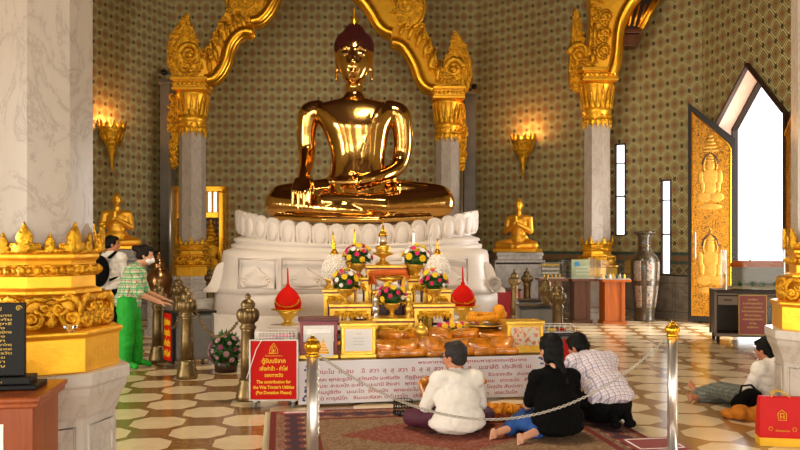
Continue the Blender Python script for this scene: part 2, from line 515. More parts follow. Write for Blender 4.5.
M('diaper_panel', rough=.4, metal=.3, fn=f_thdoor)
def f_vase(nt, b):
    x, y, z, vec = coords(nt)
    n = noise(nt, vec, 26, 4, .6, 1.0)
    c = ramp(nt, n, [(.3, hexc('#191510')), (.48, hexc('#3a3022')), (.58, hexc('#5c4a30')), (.72, hexc('#201b14'))])
    nt.link(c, b.inputs['Base Color'])
M('vase_glaze', rough=.3, fn=f_vase, coat=.15)
def f_vpanel(nt, b):
    x, y, z, vec = coords(nt)
    n = noise(nt, vec, 22, 4, .6, .8)
    c = ramp(nt, n, [(.38, hexc('#2c2e44')), (.46, hexc('#8d8676')), (.54, hexc('#a39a84')), (.60, hexc('#8a3a38')), (.68, hexc('#3f4c38'))])
    nt.link(c, b.inputs['Base Color'])
M('vase_panel', rough=.35, fn=f_vpanel)
# ------------------------------------------------------------------ room shell
TH = .3
def uvmesh(g, name, mat, O, U, shift=0):
    """wall mesh with UVs in metres: along the wall, and up"""
    me = g.mesh(name); uv = me.uv_layers.new(name='UVMap')
    O = Vector(O); U = Vector(U).normalized()
    for l in me.loops:
        p = me.vertices[l.vertex_index].co
        uv.data[l.index].uv = ((p-O).dot(U)+shift, p.z)
    return me
HT = 8.0
def wall(name, A, B, polys=None, trim=True, shift=0, gaps=(), th=TH):
    A, B = Vector((*A, 0)), Vector((*B, 0)); U = (B-A); L = U.length; U.normalize()
    # room side is to the left-hand side when U x Z points away; N = outward
    N = Vector((U.y, -U.x, 0))
    if N.dot(Vector((0, 8, 0))-A) > 0: N = -N
    g = G()
    if polys is None: polys = [[(0,0),(L,0),(L,HT),(0,HT)]]
    for p in polys: g.wprism([A+U*q[0]+Vector((0,0,q[1])) for q in p], N*th)
    me = uvmesh(g, name, None, A, U, shift)
    o = P(name, me, MATS['wallpaper']); o['kind'] = 'structure'
    return A, U, N, L
tn = [0]
def wtrim(A, U, N, s0, s1, z0, z1, out, mat):
    tn[0] += 1
    g = G(); g.wprism([A+U*s0-N*out+Vector((0,0,z0)), A+U*s1-N*out+Vector((0,0,z0)), A+U*s1-N*out+Vector((0,0,z1)), A+U*s0-N*out+Vector((0,0,z1))], N*out)
    me = uvmesh(g, 'trim_%d' % tn[0], None, A, U)
    o = P('trim_%d' % tn[0], me, MATS[mat]); o['kind'] = 'structure'
def skirt(A, U, N, segs):
    for s0, s1 in segs:
        wtrim(A, U, N, s0, s1, 0, .10, .09, 'wainscot_stone')
        wtrim(A, U, N, s0, s1, .10, .80, .05, 'wainscot_stone')
        wtrim(A, U, N, s0, s1, .80, .86, .08, 'wainscot_stone')
        wtrim(A, U, N, s0, s1, .86, 1.34, .02, 'frieze')
PL0, PL1 = (-7.9, 14.85), (-5.45, 19.3)
PC0, PC1 = (-5.62, 19.25), (1.95, 19.25)
PR0, PR1 = (1.78, 19.30), (5.04, 16.8)
PD1 = (5.95, 15.75)
PE1 = (7.65, 9.0)
def rect(a, b, c, d): return [(a,c),(b,c),(b,d),(a,d)]
# left oblique wall, centre wall, right oblique wall with window
A,U,N,L = wall('wall_left_oblique', PL0, PL1); skirt(A,U,N,[(0,L)])
A,U,N,L = wall('wall_back', PC0, PC1); skirt(A,U,N,[(0,L)])
def s_at(A, U, px):
    k = (px-400)/F; return (k*A.y - A.x)/(U.x-k*U.y)
def zat(A, U, s, py): return H+(HZ-py)/F*(A+U*s).y
def winwall(name, P0, P1, px0, px1, py0, py1, mx=None):
    A = Vector((*P0,0)); U = Vector((*P1,0))-A; L = U.length; U.normalize()
    a, b = s_at(A,U,px0), s_at(A,U,px1); z1, z0 = zat(A,U,a,py0), zat(A,U,a,py1)
    A,U,N,L = wall(name, P0, P1, [rect(0,a,0,HT), rect(b,L,0,HT), rect(a,b,0,z0), rect(a,b,z1,HT)], th=.07)
    return A,U,N,L,a,b,z0,z1
wn = [0]
def window(A,U,N,a,b,z0,z1):
    wn[0] += 1
    g = G(); f = .03
    def bar(s0,s1,c,d,o=.015,t=.06): g.wprism([A+U*s0-N*o+Vector((0,0,c)),A+U*s1-N*o+Vector((0,0,c)),A+U*s1-N*o+Vector((0,0,d)),A+U*s0-N*o+Vector((0,0,d))], N*t)
    bar(a,a+f,z0,z1); bar(b-f,b,z0,z1); bar(a,b,z0,z0+f); bar(a,b,z1-f,z1)
    zm = z0+(z1-z0)*.42; bar(a,b,zm,zm+.03); zm = z0+(z1-z0)*.78; bar(a,b,zm,zm+.02,0)
    o = struct('window_%d' % wn[0], g, MATS['dark_wood'])
    g = G(); g.wprism([A+U*a+N*.03+Vector((0,0,z0)),A+U*b+N*.03+Vector((0,0,z0)),A+U*b+N*.03+Vector((0,0,z1)),A+U*a+N*.03+Vector((0,0,z1))], N*.01)
    P('pane', g, MATS['window_glass'], o)
A,U,N,L,a,b,z0,z1 = winwall('wall_right_oblique', PR0, PR1, 615, 626, 144, 236)
skirt(A,U,N,[(0,L)]); window(A,U,N,a,b,z0,z1)
A,U,N,L,a,b,z0,z1 = winwall('wall_corner', PR1, PD1, 661, 671.5, 180, 275)
window(A,U,N,a,b,z0,z1)
for s0, s1 in ((0,a),(b,L)):
    wtrim(A,U,N,s0,s1,.86,1.34,.02,'frieze')
skirt_z = lambda: None
wtrim(A,U,N,0,L,0,.10,.09,'wainscot_stone'); wtrim(A,U,N,0,L,.10,.80,.05,'wainscot_stone'); wtrim(A,U,N,0,L,.80,.855,.08,'wainscot_stone')
# wall with the pointed doorway
A = Vector((*PD1,0)); U = Vector((*PE1,0))-A; L = U.length; U.normalize()
ds0, dsm, ds1 = .48, 1.42, 2.36; dz0, dz1 = 3.72, 4.72
A,U,N,L = wall('wall_right', PD1, PE1, [[(0,0),(ds0,0),(ds0,dz0),(dsm,dz1),(ds1,dz0),(ds1,0),(L,0),(L,HT),(0,HT)]])
skirt(A,U,N,[(0,ds0-.02),(ds1+.1,L)])
# pale soffit lining the opening, dark inner frame, gilt outer bead
def strip(path, o0, o1, th, g):
    """lining of thickness th following path of (s,z), from outward offset o0 to o1"""
    for (s0,c0),(s1,c1) in zip(path, path[1:]):
        d = Vector((s1-s0, c1-c0)).normalized(); n = Vector((d.y,-d.x))*th
        q = [(s0,c0),(s1,c1),(s1+n.x,c1+n.y),(s0+n.x,c0+n.y)]
        g.wprism([A+U*a_+N*o0+Vector((0,0,b_)) for a_,b_ in q], N*(o1-o0))
arc = [(ds0,0),(ds0,dz0),(dsm,dz1),(ds1,dz0),(ds1,0)]
ins = lambda k: [(ds0+k,0),(ds0+k,dz0-k*.5),(dsm,dz1-k*1.5),(ds1-k,dz0-k*.5),(ds1-k,0)]
g = G(); strip(arc, -.03, .36, .03, g); struct('trim_20', g, M('soffit_paint', '#d9b8a4', .6, var=.08, vscale=6))
g = G(); strip([(s,z) for s,z in ins(-.03)], -.09, -.02, .05, g); 
for k in range(40):
    for (a0,c0),(a1,c1) in ((arc[1],arc[2]),(arc[2],arc[3])):
        t = k/40; p = A+U*(a0+(a1-a0)*t)-N*.10+Vector((0,0,c0+(c1-c0)*t)); g.ball(p,.022,6,4)
struct('trim_21', g, MATS['dark_wood'])
g = G(); strip(ins(-.02), .28, .40, .09, g); struct('trim_22', g, M('frame_brown', '#2c130b', .55))
def door_leaf(name, hinge, tip, zh, zt, label=None):
    h, t = Vector((*hinge,0)), Vector((*tip,0)); u = (t-h); w = u.length; u.normalize(); n = Vector((u.y,-u.x,0))
    if n.dot(Vector((0,0,0))-h) < 0: n = -n
    root = thing(name, '', '', h); root['kind'] = 'structure'; del root['label']; del root['category']
    V = Vector((0,0,1))
    def pt(a, z, o=0): return u*a + V*z + n*o
    g = G(); g.wprism([pt(0,.04),pt(w,.04),pt(w,zt),pt(0,zh)], -n*.07); P('leaf_slab', g, M('door_black', '#120c09', .6), root)
    k = .075
    g = G(); g.wprism([pt(k,.14,.012),pt(w-k,.14,.012),pt(w-k,zt-.19,.012),pt(k+.05,zh-.10,.012),pt(k,zh-.2,.012)], -n*.011)
    P('gilded_panel', g, MATS['gilded_lacquer'], root)
    g = G()     # raised gilt border and guardian figures
    bd = [pt(k,.14,.015),pt(w-k,.14,.015),pt(w-k,zt-.19,.015),pt(k+.05,zh-.10,.015),pt(k,zh-.2,.015)]
    g.tube(bd, .016, 6, closed=True)
    P('border', g, MATS['smooth_gold'], root)
    for cz, sc in ((3.0*zh/3.5,1.0),(1.45*zh/3.5,1.05)):
        g = G(); cx = w*.52
        q = Matrix((u, n, V)).transposed()
        def el(a, z, ra, rz, o=.01): g.ball(pt(cx+a*sc, cz+z*sc, o), (ra*sc, .014, rz*sc), 14, 8, rot=q)
        el(0,0,.075,.1); el(0,-.21,.15,.16); el(0,-.42,.12,.13); el(-.17,-.22,.05,.14); el(.17,-.22,.05,.14); el(-.14,-.4,.045,.12); el(.14,-.4,.045,.12)
        el(-.11,-.6,.14,.09); el(.11,-.6,.14,.09); el(0,-.78,.22,.06)
        for k2 in range(5): el(0,.10+.055*k2,.07-.013*k2,.03)
        for s_ in (-1,1): g.tube([pt(cx+s_*sc*(.10+.02*math.sin(i)),cz+sc*(-.1+.06*i),.015) for i in range(5)], .012, 6)
        P('guardian_relief', g, M('relief_gold', (.50,.26,.035), .5, .5, var=.25, vscale=12), root)
        g = G(); 
        aur = [pt(cx+sc*.13*math.cos(a), cz+sc*(.02+.20*abs(math.sin(a))**.8 + (.10 if abs(a-PI/2)<.05 else 0)), .014) for a in [i*PI/20 for i in range(21)]]
        g.tube(aur, .013, 6); P('aureole', g, MATS['black_metal'], root)
    g = G()
    for k3 in range(5): g.ball(pt(w*.52, zt*.80+.07*k3-.1,.01),(.15-.025*k3,.02,.03),10,6,rot=Matrix((u,n,V)).transposed())
    P('tiered_crown_relief', g, MATS['relief_gold'], root)
    g = G(); hz = 1.45
    g.tube([pt(w-.13,hz-.22,.03),pt(w-.13,hz-.2,.07),pt(w-.13,hz+.28,.07),pt(w-.13,hz+.3,.03)], .016, 8)
    P('pull_handle', g, MATS['dull_steel'], root, label='long steel pull handle')
    return root
door_leaf('door_1', (wx(735,15.05),15.05), (wx(688,15.35),15.35), 3.50, 4.23)
# second leaf, seen nearly edge-on, folded back beyond the opening
e = A+U*(ds1-.06)-N*.03
ee = A+U*(ds1+.82)-N*.34
door_leaf('door_2', (e.x,e.y), (ee.x,ee.y), 3.50, 4.23)

# side and rear walls with real tall doorways (behind and beside the viewer)
def side(name, A0, B0, doors):
    A = Vector((*A0,0)); U = Vector((*B0,0))-A; L = U.length
    polys = []; s = 0
    for c, w in doors:
        polys += [rect(s, c-w/2, 0, HT), rect(c-w/2, c+w/2, 3.9, HT)]; s = c+w/2
    polys.append(rect(s, L, 0, HT))
    return wall(name, A0, B0, polys)
side('wall_left', (-8.2,-6), (-7.9,14.85), [(4.2,1.9),(11.0,1.9)])
side('wall_right_front', (8.2,-6), (7.65,9.0), [(5.0,2.2),(11.5,2.0)])
side('wall_rear', (-8.2,-6), (8.2,-6), [(3.4,2.2),(8.2,3.0),(13.0,2.2)])
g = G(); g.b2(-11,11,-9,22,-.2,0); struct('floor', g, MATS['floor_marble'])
g = G(); g.b2(-9,9,-7,20.5,HT,HT+.2); struct('ceiling', g, M('ceiling_red', '#3a1a10', .7))
g = G(); g.b2(-70,70,-70,80,-.35,-.201); struct('terrace_ground', g, M('terrace', '#cfc8ba', .8, var=.05))
# stone jambs flanking the middle wall
for px0, px1, py, Y, nn in ((160,170,79,18.55,30),(464,476,94,18.8,31)):
    x0, x1 = wx(px0,Y), wx(px1,Y); zt = wz(py,Y)
    g = G(); g.b2(x0,x1,Y,Y+.5,0,zt); g.b2(x0-.03,x1+.03,Y-.03,Y+.5,zt-.12,zt-.04); g.b2(x0-.04,x1+.04,Y-.05,Y+.5,0,.86)
    struct('trim_%d' % nn, g, M('jamb_stone', '#6f675a', .4, var=.15, vscale=4), bevel=.01)
g = G(); Y = 18.5; g.tube([(wx(170,Y),Y,wz(148,Y)),(wx(170,Y),Y,.0)],.028,10)
g.ball((wx(170,Y),Y,wz(148,Y)),.035,10,8)
T(P('conduit_pipe', g, MATS['steel']), 'thin pale metal pipe running down the left stone jamb', 'pipe')
g = G(); Y = 18.6; g.tube([(wx(462,Y),Y,wz(165,Y)),(wx(462,Y),Y,0)],.022,10)
T(P('conduit_pipe', g, MATS['steel']), 'thin pale metal pipe beside the right stone jamb, behind the golden arch column', 'pipe')
for px, py, Y, lb in ((165,72,18.9,'small black lamp on the wall above the left stone jamb'),(474,86,19.0,'small black lamp on the wall above the right stone jamb')):
    c = W(px,py,Y); r = thing('wall_spotlight', lb, 'spotlight', c, group=None)
    g = G(); g.cap((0,.05,0),.06,(0,-.1,-.03),.07); P('lamp_body', g, MATS['black_metal'], r)
    g = G(); g.cap((0,.05,0),.025,(0,.3,.02),.025); P('bracket', g, MATS['black_metal'], r)
c = W(230,256.5,18.9); r = thing('wall_spotlight', 'small black device on the frieze beside the golden door', 'wall device', c)
g = G(); g.box((0,0,0),(.12,.1,.2)); P('device_housing', g, MATS['black_metal'], r, bevel=.01)
g = G(); g.box((0,.15,0),(.06,.25,.06)); P('bracket', g, MATS['black_metal'], r)

# golden door behind the left arch column
Y = 18.95
root = thing('golden_doorway', 'gold-framed doorway with slotted window over a dark relief door, behind left arch column', 'doorway', (wx(199,Y),Y,0))
def bx(g, px0, px1, py0, py1, y0, y1): g.b2(wx(px0,Y),wx(px1,Y),y0,y1,wz(py1,Y),wz(py0,Y))
g = G(); bx(g,171,226,186,192,Y-.05,Y+.3); bx(g,171,178,192,309,Y-.05,Y+.3); bx(g,219,226,192,309,Y-.05,Y+.3); bx(g,178,219,212,218,Y-.03,Y+.3)
P('frame', g, MATS['smooth_gold'], root, world=True, bevel=.015)
g = G()
for px, n in ((172.5,44),(224.5,44)):
    for k in range(n): g.ball((wx(px,Y),Y-.06,wz(190,Y)-k*.065),.02,6,4)
P('bead_moulding', g, MATS['dark_wood'], root, world=True)
g = G(); bx(g,178,219,192,212,Y+.2,Y+.22); P('clerestory_pane', g, M('bright_glass', (1,1,1), .2, emit=((1,.98,1),1.6)), root, world=True)
g = G()
for i in range(8): px = 178+i*5.4; bx(g,px,px+2.2,192,212,Y+.08,Y+.14)
P('slats', g, MATS['gold_paint'], root, world=True)
g = G(); bx(g,178,219,218,309,Y+.1,Y+.16); P('door_panel', g, MATS['diaper_panel'], root, world=True)
g = G()
for k in range(7): g.ball((wx(210,Y),Y+.08,wz(226,Y)-.0-k*.10+.1),(.05+.035*k,.05,.07),14,8)
x0 = wx(210,Y)
g.ball((x0,Y+.06,wz(240,Y)),(.12,.1,.15)); g.cap((x0,Y+.06,wz(248,Y)),.2,(x0,Y+.06,wz(262,Y)),.15); g.cap((x0-.1,Y+.06,wz(262,Y)),.13,(x0-.12,Y+.06,wz(284,Y)),.08); g.cap((x0+.1,Y+.06,wz(262,Y)),.13,(x0+.12,Y+.06,wz(284,Y)),.08)
g.cap((x0-.2,Y+.03,wz(248,Y)),.08,(x0-.25,Y+.0,wz(258,Y)),.06); g.cap((x0+.2,Y+.03,wz(248,Y)),.08,(x0+.25,Y+.0,wz(258,Y)),.06)
P('guardian_relief', g, MATS['carved_gold'], root, world=True)

# ------------------------------------------------------------------ pillars
PHASE = R(10)
def ngon(r, z, n=8, ph=PHASE): return [Vector((r*math.cos(ph+2*PI*i/n), r*math.sin(ph+2*PI*i/n), z)) for i in range(n)]
def base_ornament(root, detail=1):
    # gilt base: stacked mouldings
    prof = [(.43,.84),(.43,1.03),(.45,1.045),(.45,1.065),(.39,1.075),(.345,1.09),(.32,1.13),(.32,1.255),(.335,1.262),(.335,1.285),(.30,1.295),(.30,1.365),(.315,1.37),(.315,1.42),(.30,1.425),(.305,1.45),(.32,1.46),(.32,1.485),(.335,1.49),(.335,1.505),(.30,1.51),(.28,1.515)]
    g = G(); g.rings([ngon(r,z) for r,z in prof], sm=False)
    P('gilt_base', g, MATS['gold_leaf'], root, bevel=.006)
    g = G()
    for i in range(8):
        a0, a1 = PHASE+i*PI/4, PHASE+(i+1)*PI/4
        p0, p1 = Vector((math.cos(a0),math.sin(a0),0)), Vector((math.cos(a1),math.sin(a1),0))
        U_ = (p1-p0).normalized(); Nn = (p0+p1).normalized(); V_ = Vector((0,0,1))
        if U_.cross(V_).dot(Nn) < 0: U_ = -U_
        # crown: tall leaf on each corner, small leaf mid-face, curls between
        nrm = Vector(p0).normalized(); tU = Vector((-nrm.y,nrm.x,0))
        if tU.cross(V_).dot(nrm) < 0: tU = -tU
        g.leaf(p0*.322+V_*1.49, tU, V_+nrm*.10, .13, .17, .03)
        mid = (p0+p1)/2*.328
        g.leaf(mid+V_*1.49, U_, V_+Nn*.1, .08, .11, .025)
        if detail:
            for s_ in (-1,1):
                for f_ in (.27,):
                    c = mid + U_*s_*.06 + V_*1.525 + Nn*.012
                    g.scroll(c, U_*s_, V_, .022, 1.2, .010, 1, ph=-PI/2)
                c = p0*.37 + (U_ if s_ > 0 else -U_)*0 + V_*1.56
        g.tube([p0*.33+V_*1.50, p1*.33+V_*1.50], .014, 6)
    P('flame_crown', g, MATS['carved_gold'], root)
    g = G()
    for i in range(8):
        a0, a1 = PHASE+i*PI/4, PHASE+(i+1)*PI/4
        p0, p1 = Vector((math.cos(a0),math.sin(a0),0)), Vector((math.cos(a1),math.sin(a1),0))
        n_ = 6
        g.tube([p0*.31+Vector((0,0,1.372)),p1*.31+Vector((0,0,1.372))],.010,6); g.tube([p0*.31+Vector((0,0,1.418)),p1*.31+Vector((0,0,1.418))],.010,6)
        for k in range(n_):
            q = p0+(p1-p0)*((k+.5)/n_)
            g.ball(q*.325+Vector((0,0,1.395)), (.026 if k % 2 else .02), 8, 6)
    P('bead_band', g, MATS['carved_gold'], root)
    g = G()
    for i in range(8):
        a0, a1 = PHASE+i*PI/4, PHASE+(i+1)*PI/4
        p0, p1 = Vector((math.cos(a0),math.sin(a0),0)), Vector((math.cos(a1),math.sin(a1),0))
        U_ = (p1-p0).normalized(); Nn = (p0+p1).normalized(); V_ = Vector((0,0,1))
        O = (p0+p1)/2*.365
        for s_ in (-1,1):
            g.scroll(O+U_*s_*.10+V_*1.135+Nn*.02, U_*s_, V_, .052, 1.5, .02, 1, ph=PI*.9)
            g.scroll(O+U_*s_*.035+V_*1.19+Nn*.02, U_*s_, V_, .04, 1.3, .016, -1, ph=0)
            g.tube([O+U_*s_*x_+V_*z_+Nn*.02 for x_,z_ in ((.0,1.25),(.04,1.235),(.08,1.25),(.12,1.235),(.15,1.19),(.155,1.14))], [.014,.02,.022,.022,.016,.01], 6)
        g.leaf(O+V_*1.09+Nn*.02, U_ if U_.cross(V_).dot(Nn)>0 else -U_, V_, .07, .13, .03)
    P('scroll_ornament', g, MATS['carved_gold'], root)
def marble_ped(root):
    g = G(); g.rings([ngon(r,z) for r,z in [(.50,0),(.50,.12),(.47,.14),(.47,.20),(.43,.23),(.41,.25),(.41,.58),(.42,.60),(.435,.65),(.47,.72),(.475,.76),(.49,.77),(.49,.84),(.3,.845)]], sm=False)
    P('marble_pedestal', g, MATS['pale_marble'], root, bevel=.006)
    g = G()
    for i in range(8):
        a0, a1 = PHASE+i*PI/4, PHASE+(i+1)*PI/4
        p0, p1 = Vector((math.cos(a0),math.sin(a0),0))*.41, Vector((math.cos(a1),math.sin(a1),0))*.41
        U_ = (p1-p0); Nn = (p0+p1).normalized()
        a, b = p0+U_*.14+Nn*.004, p0+U_*.86+Nn*.004
        g.tube([a+Vector((0,0,.30)),b+Vector((0,0,.30)),b+Vector((0,0,.54)),a+Vector((0,0,.54))], .008, 6, closed=True)
    P('panel_moulding', g, MATS['pale_marble'], root)
def pillar(name, x, y, label, ztop, capital=None):
    root = thing(name, label, 'pillar', (x,y,0))
    g = G(); g.rings([ngon(r,z) for r,z in [(.285,1.48),(.283,2.5),(.275,ztop)]], sm=False)
    P('shaft', g, MATS['shaft_marble'], root)
    base_ornament(root); marble_ped(root)
    if capital: capital(root, ztop)
    return root
def capital(root, zt):
    g = G()
    prof = [(.27,0),(.285,.02),(.285,.08),(.275,.10),(.275,.22),(.295,.24),(.295,.30),(.28,.32),(.29,.50),(.31,.68),(.345,.78),(.355,.80),(.33,.82),(.33,.86)]
    g.rings([ngon(r,zt+z,16,PHASE) for r,z in prof]); P('capital_bell', g, MATS['gold_leaf'], root)
    g = G()
    for i in range(16):
        a = PHASE+2*PI*i/16; n_ = Vector((math.cos(a),math.sin(a),0)); t = Vector((-n_.y,n_.x,0))
        if t.cross(Vector((0,0,1))).dot(n_) < 0: t = -t
        g.leaf(n_*.29+Vector((0,0,zt+.32)), t, Vector((0,0,1))+n_*.13, .11, .46, .03)
        g.leaf(n_*.28+Vector((0,0,zt+.10)), -t, Vector((0,0,-1)), .10, .20, .03)
        g.ball(n_*.285+Vector((0,0,zt+.16)), .026, 6, 5)
    P('acanthus', g, MATS['carved_gold'], root)
    g = G(); hz = zt+.86
    g.box((0,0,hz+.03),(.72,.68,.06)); g.box((0,0,hz+.13),(.66,.62,.14)); g.box((0,0,hz+.235),(.76,.72,.07))
    P('abacus', g, MATS['gold_leaf'], root, bevel=.01)
    g = G()
    for s_ in range(-3,4):
        for sy in (-1,1):
            g.ball((s_*.095, sy*.32, hz+.13), (.045,.03,.045), 10, 6); g.ball((sy*.34, s_*.095, hz+.13), (.03,.045,.045), 10, 6)
    P('rosettes', g, MATS['carved_gold'], root)
cx1, cx2, cx3 = wx(192.5,17.0), wx(448,18.0), wx(597,16.55)
ZC = 3.87
pillar('arch_pillar', cx1, 17.0, 'grey marble pillar carrying the left foot of the golden arch', ZC, capital)
pillar('arch_pillar', cx2, 18.0, 'grey marble pillar under right foot of golden arch, beside the big statue', ZC, capital)
pillar('arch_pillar', cx3, 16.55, 'grey marble pillar with gold bracket, behind the wooden display stands', ZC+.1, capital)
pillar('near_pillar', wx(41,4.6), 4.6, 'massive pale marble pillar on gold base nearest the camera on the left', HT)
pillar('near_pillar', wx(829,6.55), 6.55, 'marble pillar on gold base cut off by the right edge of the photo', HT)

# ------------------------------------------------------------------ the golden arch (side pieces)
def arch(label, inner, outer, y_of, flame, scr, med, flutes, name='golden_arch'):
    Yb = y_of(inner[0][0]); root = thing(name, label, 'arch', W(inner[0][0], inner[0][1], Yb))
    D = Vector((0,.34,0))
    def q(p, dy=0): Y_ = y_of(p[0]); v = W(p[0],p[1],Y_); v.y += dy-.17; return v
    g = G(); g.wprism([q(p) for p in inner+outer[::-1]], D); P('arch_plate', g, MATS['gold_leaf'], root, world=True, bevel=.01)
    def dense(pts, n=6):
        out = []
        P_ = [Vector((p[0],p[1])) for p in pts]
        for i in range(len(P_)-1):
            a = P_[max(i-1,0)]; b = P_[i]; c = P_[i+1]; d = P_[min(i+2,len(P_)-1)]
            for k in range(n):
                t = k/n; out.append(.5*((2*b)+(-a+c)*t+(2*a-5*b+4*c-d)*t*t+(-a+3*b-3*c+d)*t**3))
        out.append(P_[-1]); return out
    g = G(); segs = flame['inner_segs']
    cen = Vector((sum(p[0] for p in outer)/len(outer), sum(p[1] for p in outer)/len(outer)))
    for sg in segs:
        dn = dense(sg)
        for off, r, dy in ((1.2,.075,.02),(4.2,.11,-.05),(4.2,.10,.30)):
            pts = []
            for i, p in enumerate(dn):
                a = dn[max(i-1,0)]; b = dn[min(i+1,len(dn)-1)]; t = (b-a).normalized(); n = Vector((-t.y,t.x))*flame['side']
                pts.append(q((p.x+n.x*off, p.y+n.y*off), dy))
            g.tube(pts, r, 10)
    P('inner_moulding', g, MATS['smooth_gold'], root, world=True)
    g = G()
    for sg in segs:
        dn = dense(sg, 10)
        for i, p in enumerate(dn):
            a = dn[max(i-1,0)]; b = dn[min(i+1,len(dn)-1)]; t = (b-a).normalized(); n = Vector((-t.y,t.x))*flame['side']
            g.ball(q((p.x+n.x*9, p.y+n.y*9), -.02), .03, 6, 5)
    P('bead_row', g, MATS['carved_gold'], root, world=True)
    g = G()
    for a, b in flutes:
        m_ = ((a[0]+b[0])/2+flame['side']*-.8, (a[1]+b[1])/2+1)
        g.tube([q(a,-.01),q(m_,-.05),q(b,-.01)], [.03,.06,.025], 8)
        for k in range(7): t = k/6; g.ball(q((a[0]+(b[0]-a[0])*t+1.6, a[1]+(b[1]-a[1])*t), -.03), .022, 6, 5)
    P('fluting', g, MATS['carved_gold'], root, world=True)
    g = G(); g.wprism([q(p,.05) for p in flame['outline']], Vector((0,.24,0)))
    P('flame_finial', g, MATS['carved_gold'], root, world=True, bevel=.02)
    g = G(); c = flame['curl']; X_, Z_ = Vector((1,0,0))*flame['side'], Vector((0,0,1))
    g.scroll(q(c,.03), X_, Z_, .22, 1.7, .07, 1, ph=0, n=8)
    rnd = random.Random(3)
    ol = flame['outline']; cc = (sum(p[0] for p in ol)/len(ol), sum(p[1] for p in ol)/len(ol))
    for i in range(len(ol)):
        a = ol[i]; b = ol[(i+1)%len(ol)]; dl = math.hypot(b[0]-a[0], b[1]-a[1])
        for k in range(max(1,int(dl/3.2))):
            t = k/max(1,int(dl/3.2)); p = (a[0]+(b[0]-a[0])*t, a[1]+(b[1]-a[1])*t)
            p = (p[0]*.9+cc[0]*.1, p[1]*.9+cc[1]*.1)
            g.scroll(q(p,.03), X_, Z_, .055, 1.2, .022, rnd.choice((-1,1)), ph=rnd.random()*6)
            p = (p[0]*.7+cc[0]*.3, p[1]*.7+cc[1]*.3)
            g.scroll(q(p,.03), X_, Z_, .05, 1.2, .02, rnd.choice((-1,1)), ph=rnd.random()*6)
    P('flame_scrolls', g, MATS['carved_gold'], root, world=True)
    g = G(); K = min(len(inner),len(outer))
    for i in range(len(outer)-1):
        for t in (0,.5):
            o_ = (outer[i][0]+(outer[i+1][0]-outer[i][0])*t, outer[i][1]+(outer[i+1][1]-outer[i][1])*t)
            ii = min(len(inner)-1, int(i*len(inner)/len(outer)))
            for u_ in (.10,.26):
                p = (o_[0]+(inner[ii][0]-o_[0])*u_, o_[1]+(inner[ii][1]-o_[1])*u_)
                if not any(math.hypot(p[0]-c_[0],p[1]-c_[1]) < r_*45 for c_, r_ in med): g.scroll(q(p,-.01), X_*rnd.choice((-1,1)), Z_, .09, 1.3, .03, 1, ph=rnd.random()*6)
    P('edge_scrolls', g, MATS['carved_gold'], root, world=True)
    for c, r in med:
        g = G(); ctr = q(c,-.01)
        ring = [ctr+Vector((r*math.cos(a),0,r*1.15*math.sin(a))) for a in [2*PI*i/28 for i in range(28)]]
        g.tube(ring, .035, 8, closed=True); g.ball(ctr,(r*.95,.05,r*1.1),20,8)
        g.scroll(ctr+Vector((0,-.05,0)), X_, Z_, r*.6, 2, .04, 1)
        for k in range(9): a = 2*PI*k/9; g.scroll(ctr+Vector((r*.68*math.cos(a),-.05,r*.78*math.sin(a))), X_, Z_, r*.2, 1.2, .022, 1, ph=a)
        P('medallion', g, MATS['carved_gold'], root, world=True)
    g = G()          # leafy pendant hanging beside the capital
    for k in range(26):
        t = k/25; yy = scr[1]+(scr[3]-scr[1])*t; w_ = 4.2*(1-.65*abs(2*t-.7))
        for s_ in (-1,1):
            g.scroll(q((scr[0]+s_*w_*rnd.random(), yy), .15+rnd.random()*.1), X_*s_, Z_, .07, 1.2, .03, 1, ph=rnd.random()*6)
    P('leafy_pendant', g, MATS['carved_gold'], root, world=True)
    return root
yL = lambda px: 17.0+(px-192)/257*1.0
arch('left side of golden cusped arch with curled flame finial, above the white-masked woman', 
  [(208,86),(216,84),(225,76),(231,64),(234,52),(239,43),(246,38),(253,39),(253.5,28),(262,26),(270,19),(277,8),(281,-4),(286,-14)],
  [(184,86),(190,70),(206,58),(212,44),(219,28),(228,12),(236,2),(240,-14)], yL,
  dict(side=-1, inner_segs=[[(209,86),(217,84),(225,76),(231,64),(234,52),(239,43),(246,38),(253,39)],[(253,28),(262,26),(270,19),(277,8),(282,-5),(286,-14)]],
    outline=[(176,82),(169,64),(168,50),(172,36),(181,24),(188,13),(191,26),(197,38),(200,50),(199,58),(193,61),(187,56),(186,61),(193,66),(205,62),(209,52),(213,60),(213,74),(208,82)], curl=(191,55)),
  (174,97,174,165), [((248,4),.42)], [((213,78),(209,55)),((220,66),(214,43)),((226,54),(220,32)),((232,44),(226,22)),((240,36),(233,15)),((248,32),(240,14))])
yM = yL
arch('right side of golden cusped arch with curled flame finial, right of the big statue',
  [(430,95),(422,91),(416,82),(411,68),(404,56),(398,50),(391,48.5),(391,39),(384,37),(376,30),(369,18),(362,8),(355,2),(345,-10)],
  [(462,95),(455,80),(440,74),(436,58),(430,40),(424,28),(418,14),(410,0),(404,-12)], yM,
  dict(side=1, inner_segs=[[(430,95),(422,91),(416,82),(411,68),(404,56),(398,50),(391,48.5)],[(391,39),(384,37),(376,30),(369,18),(362,8),(355,2),(345,-10)]],
    outline=[(468,92),(471,78),(471,62),(465,45),(455,31),(452,44),(446,58),(444,68),(447,74),(453,75),(457,70),(458,75),(450,80),(440,76),(435,70),(432,80),(433,90),(440,94)], curl=(453,69)),
  (462,106,463,168), [((406,9),.42)], [((436,84),(440,62)),((429,72),(435,50)),((423,60),(429,40)),((416,50),(423,30)),((408,42),(415,24)),((399,38),(405,26))])
yR = lambda px: 16.55-(px-597)/50*.5
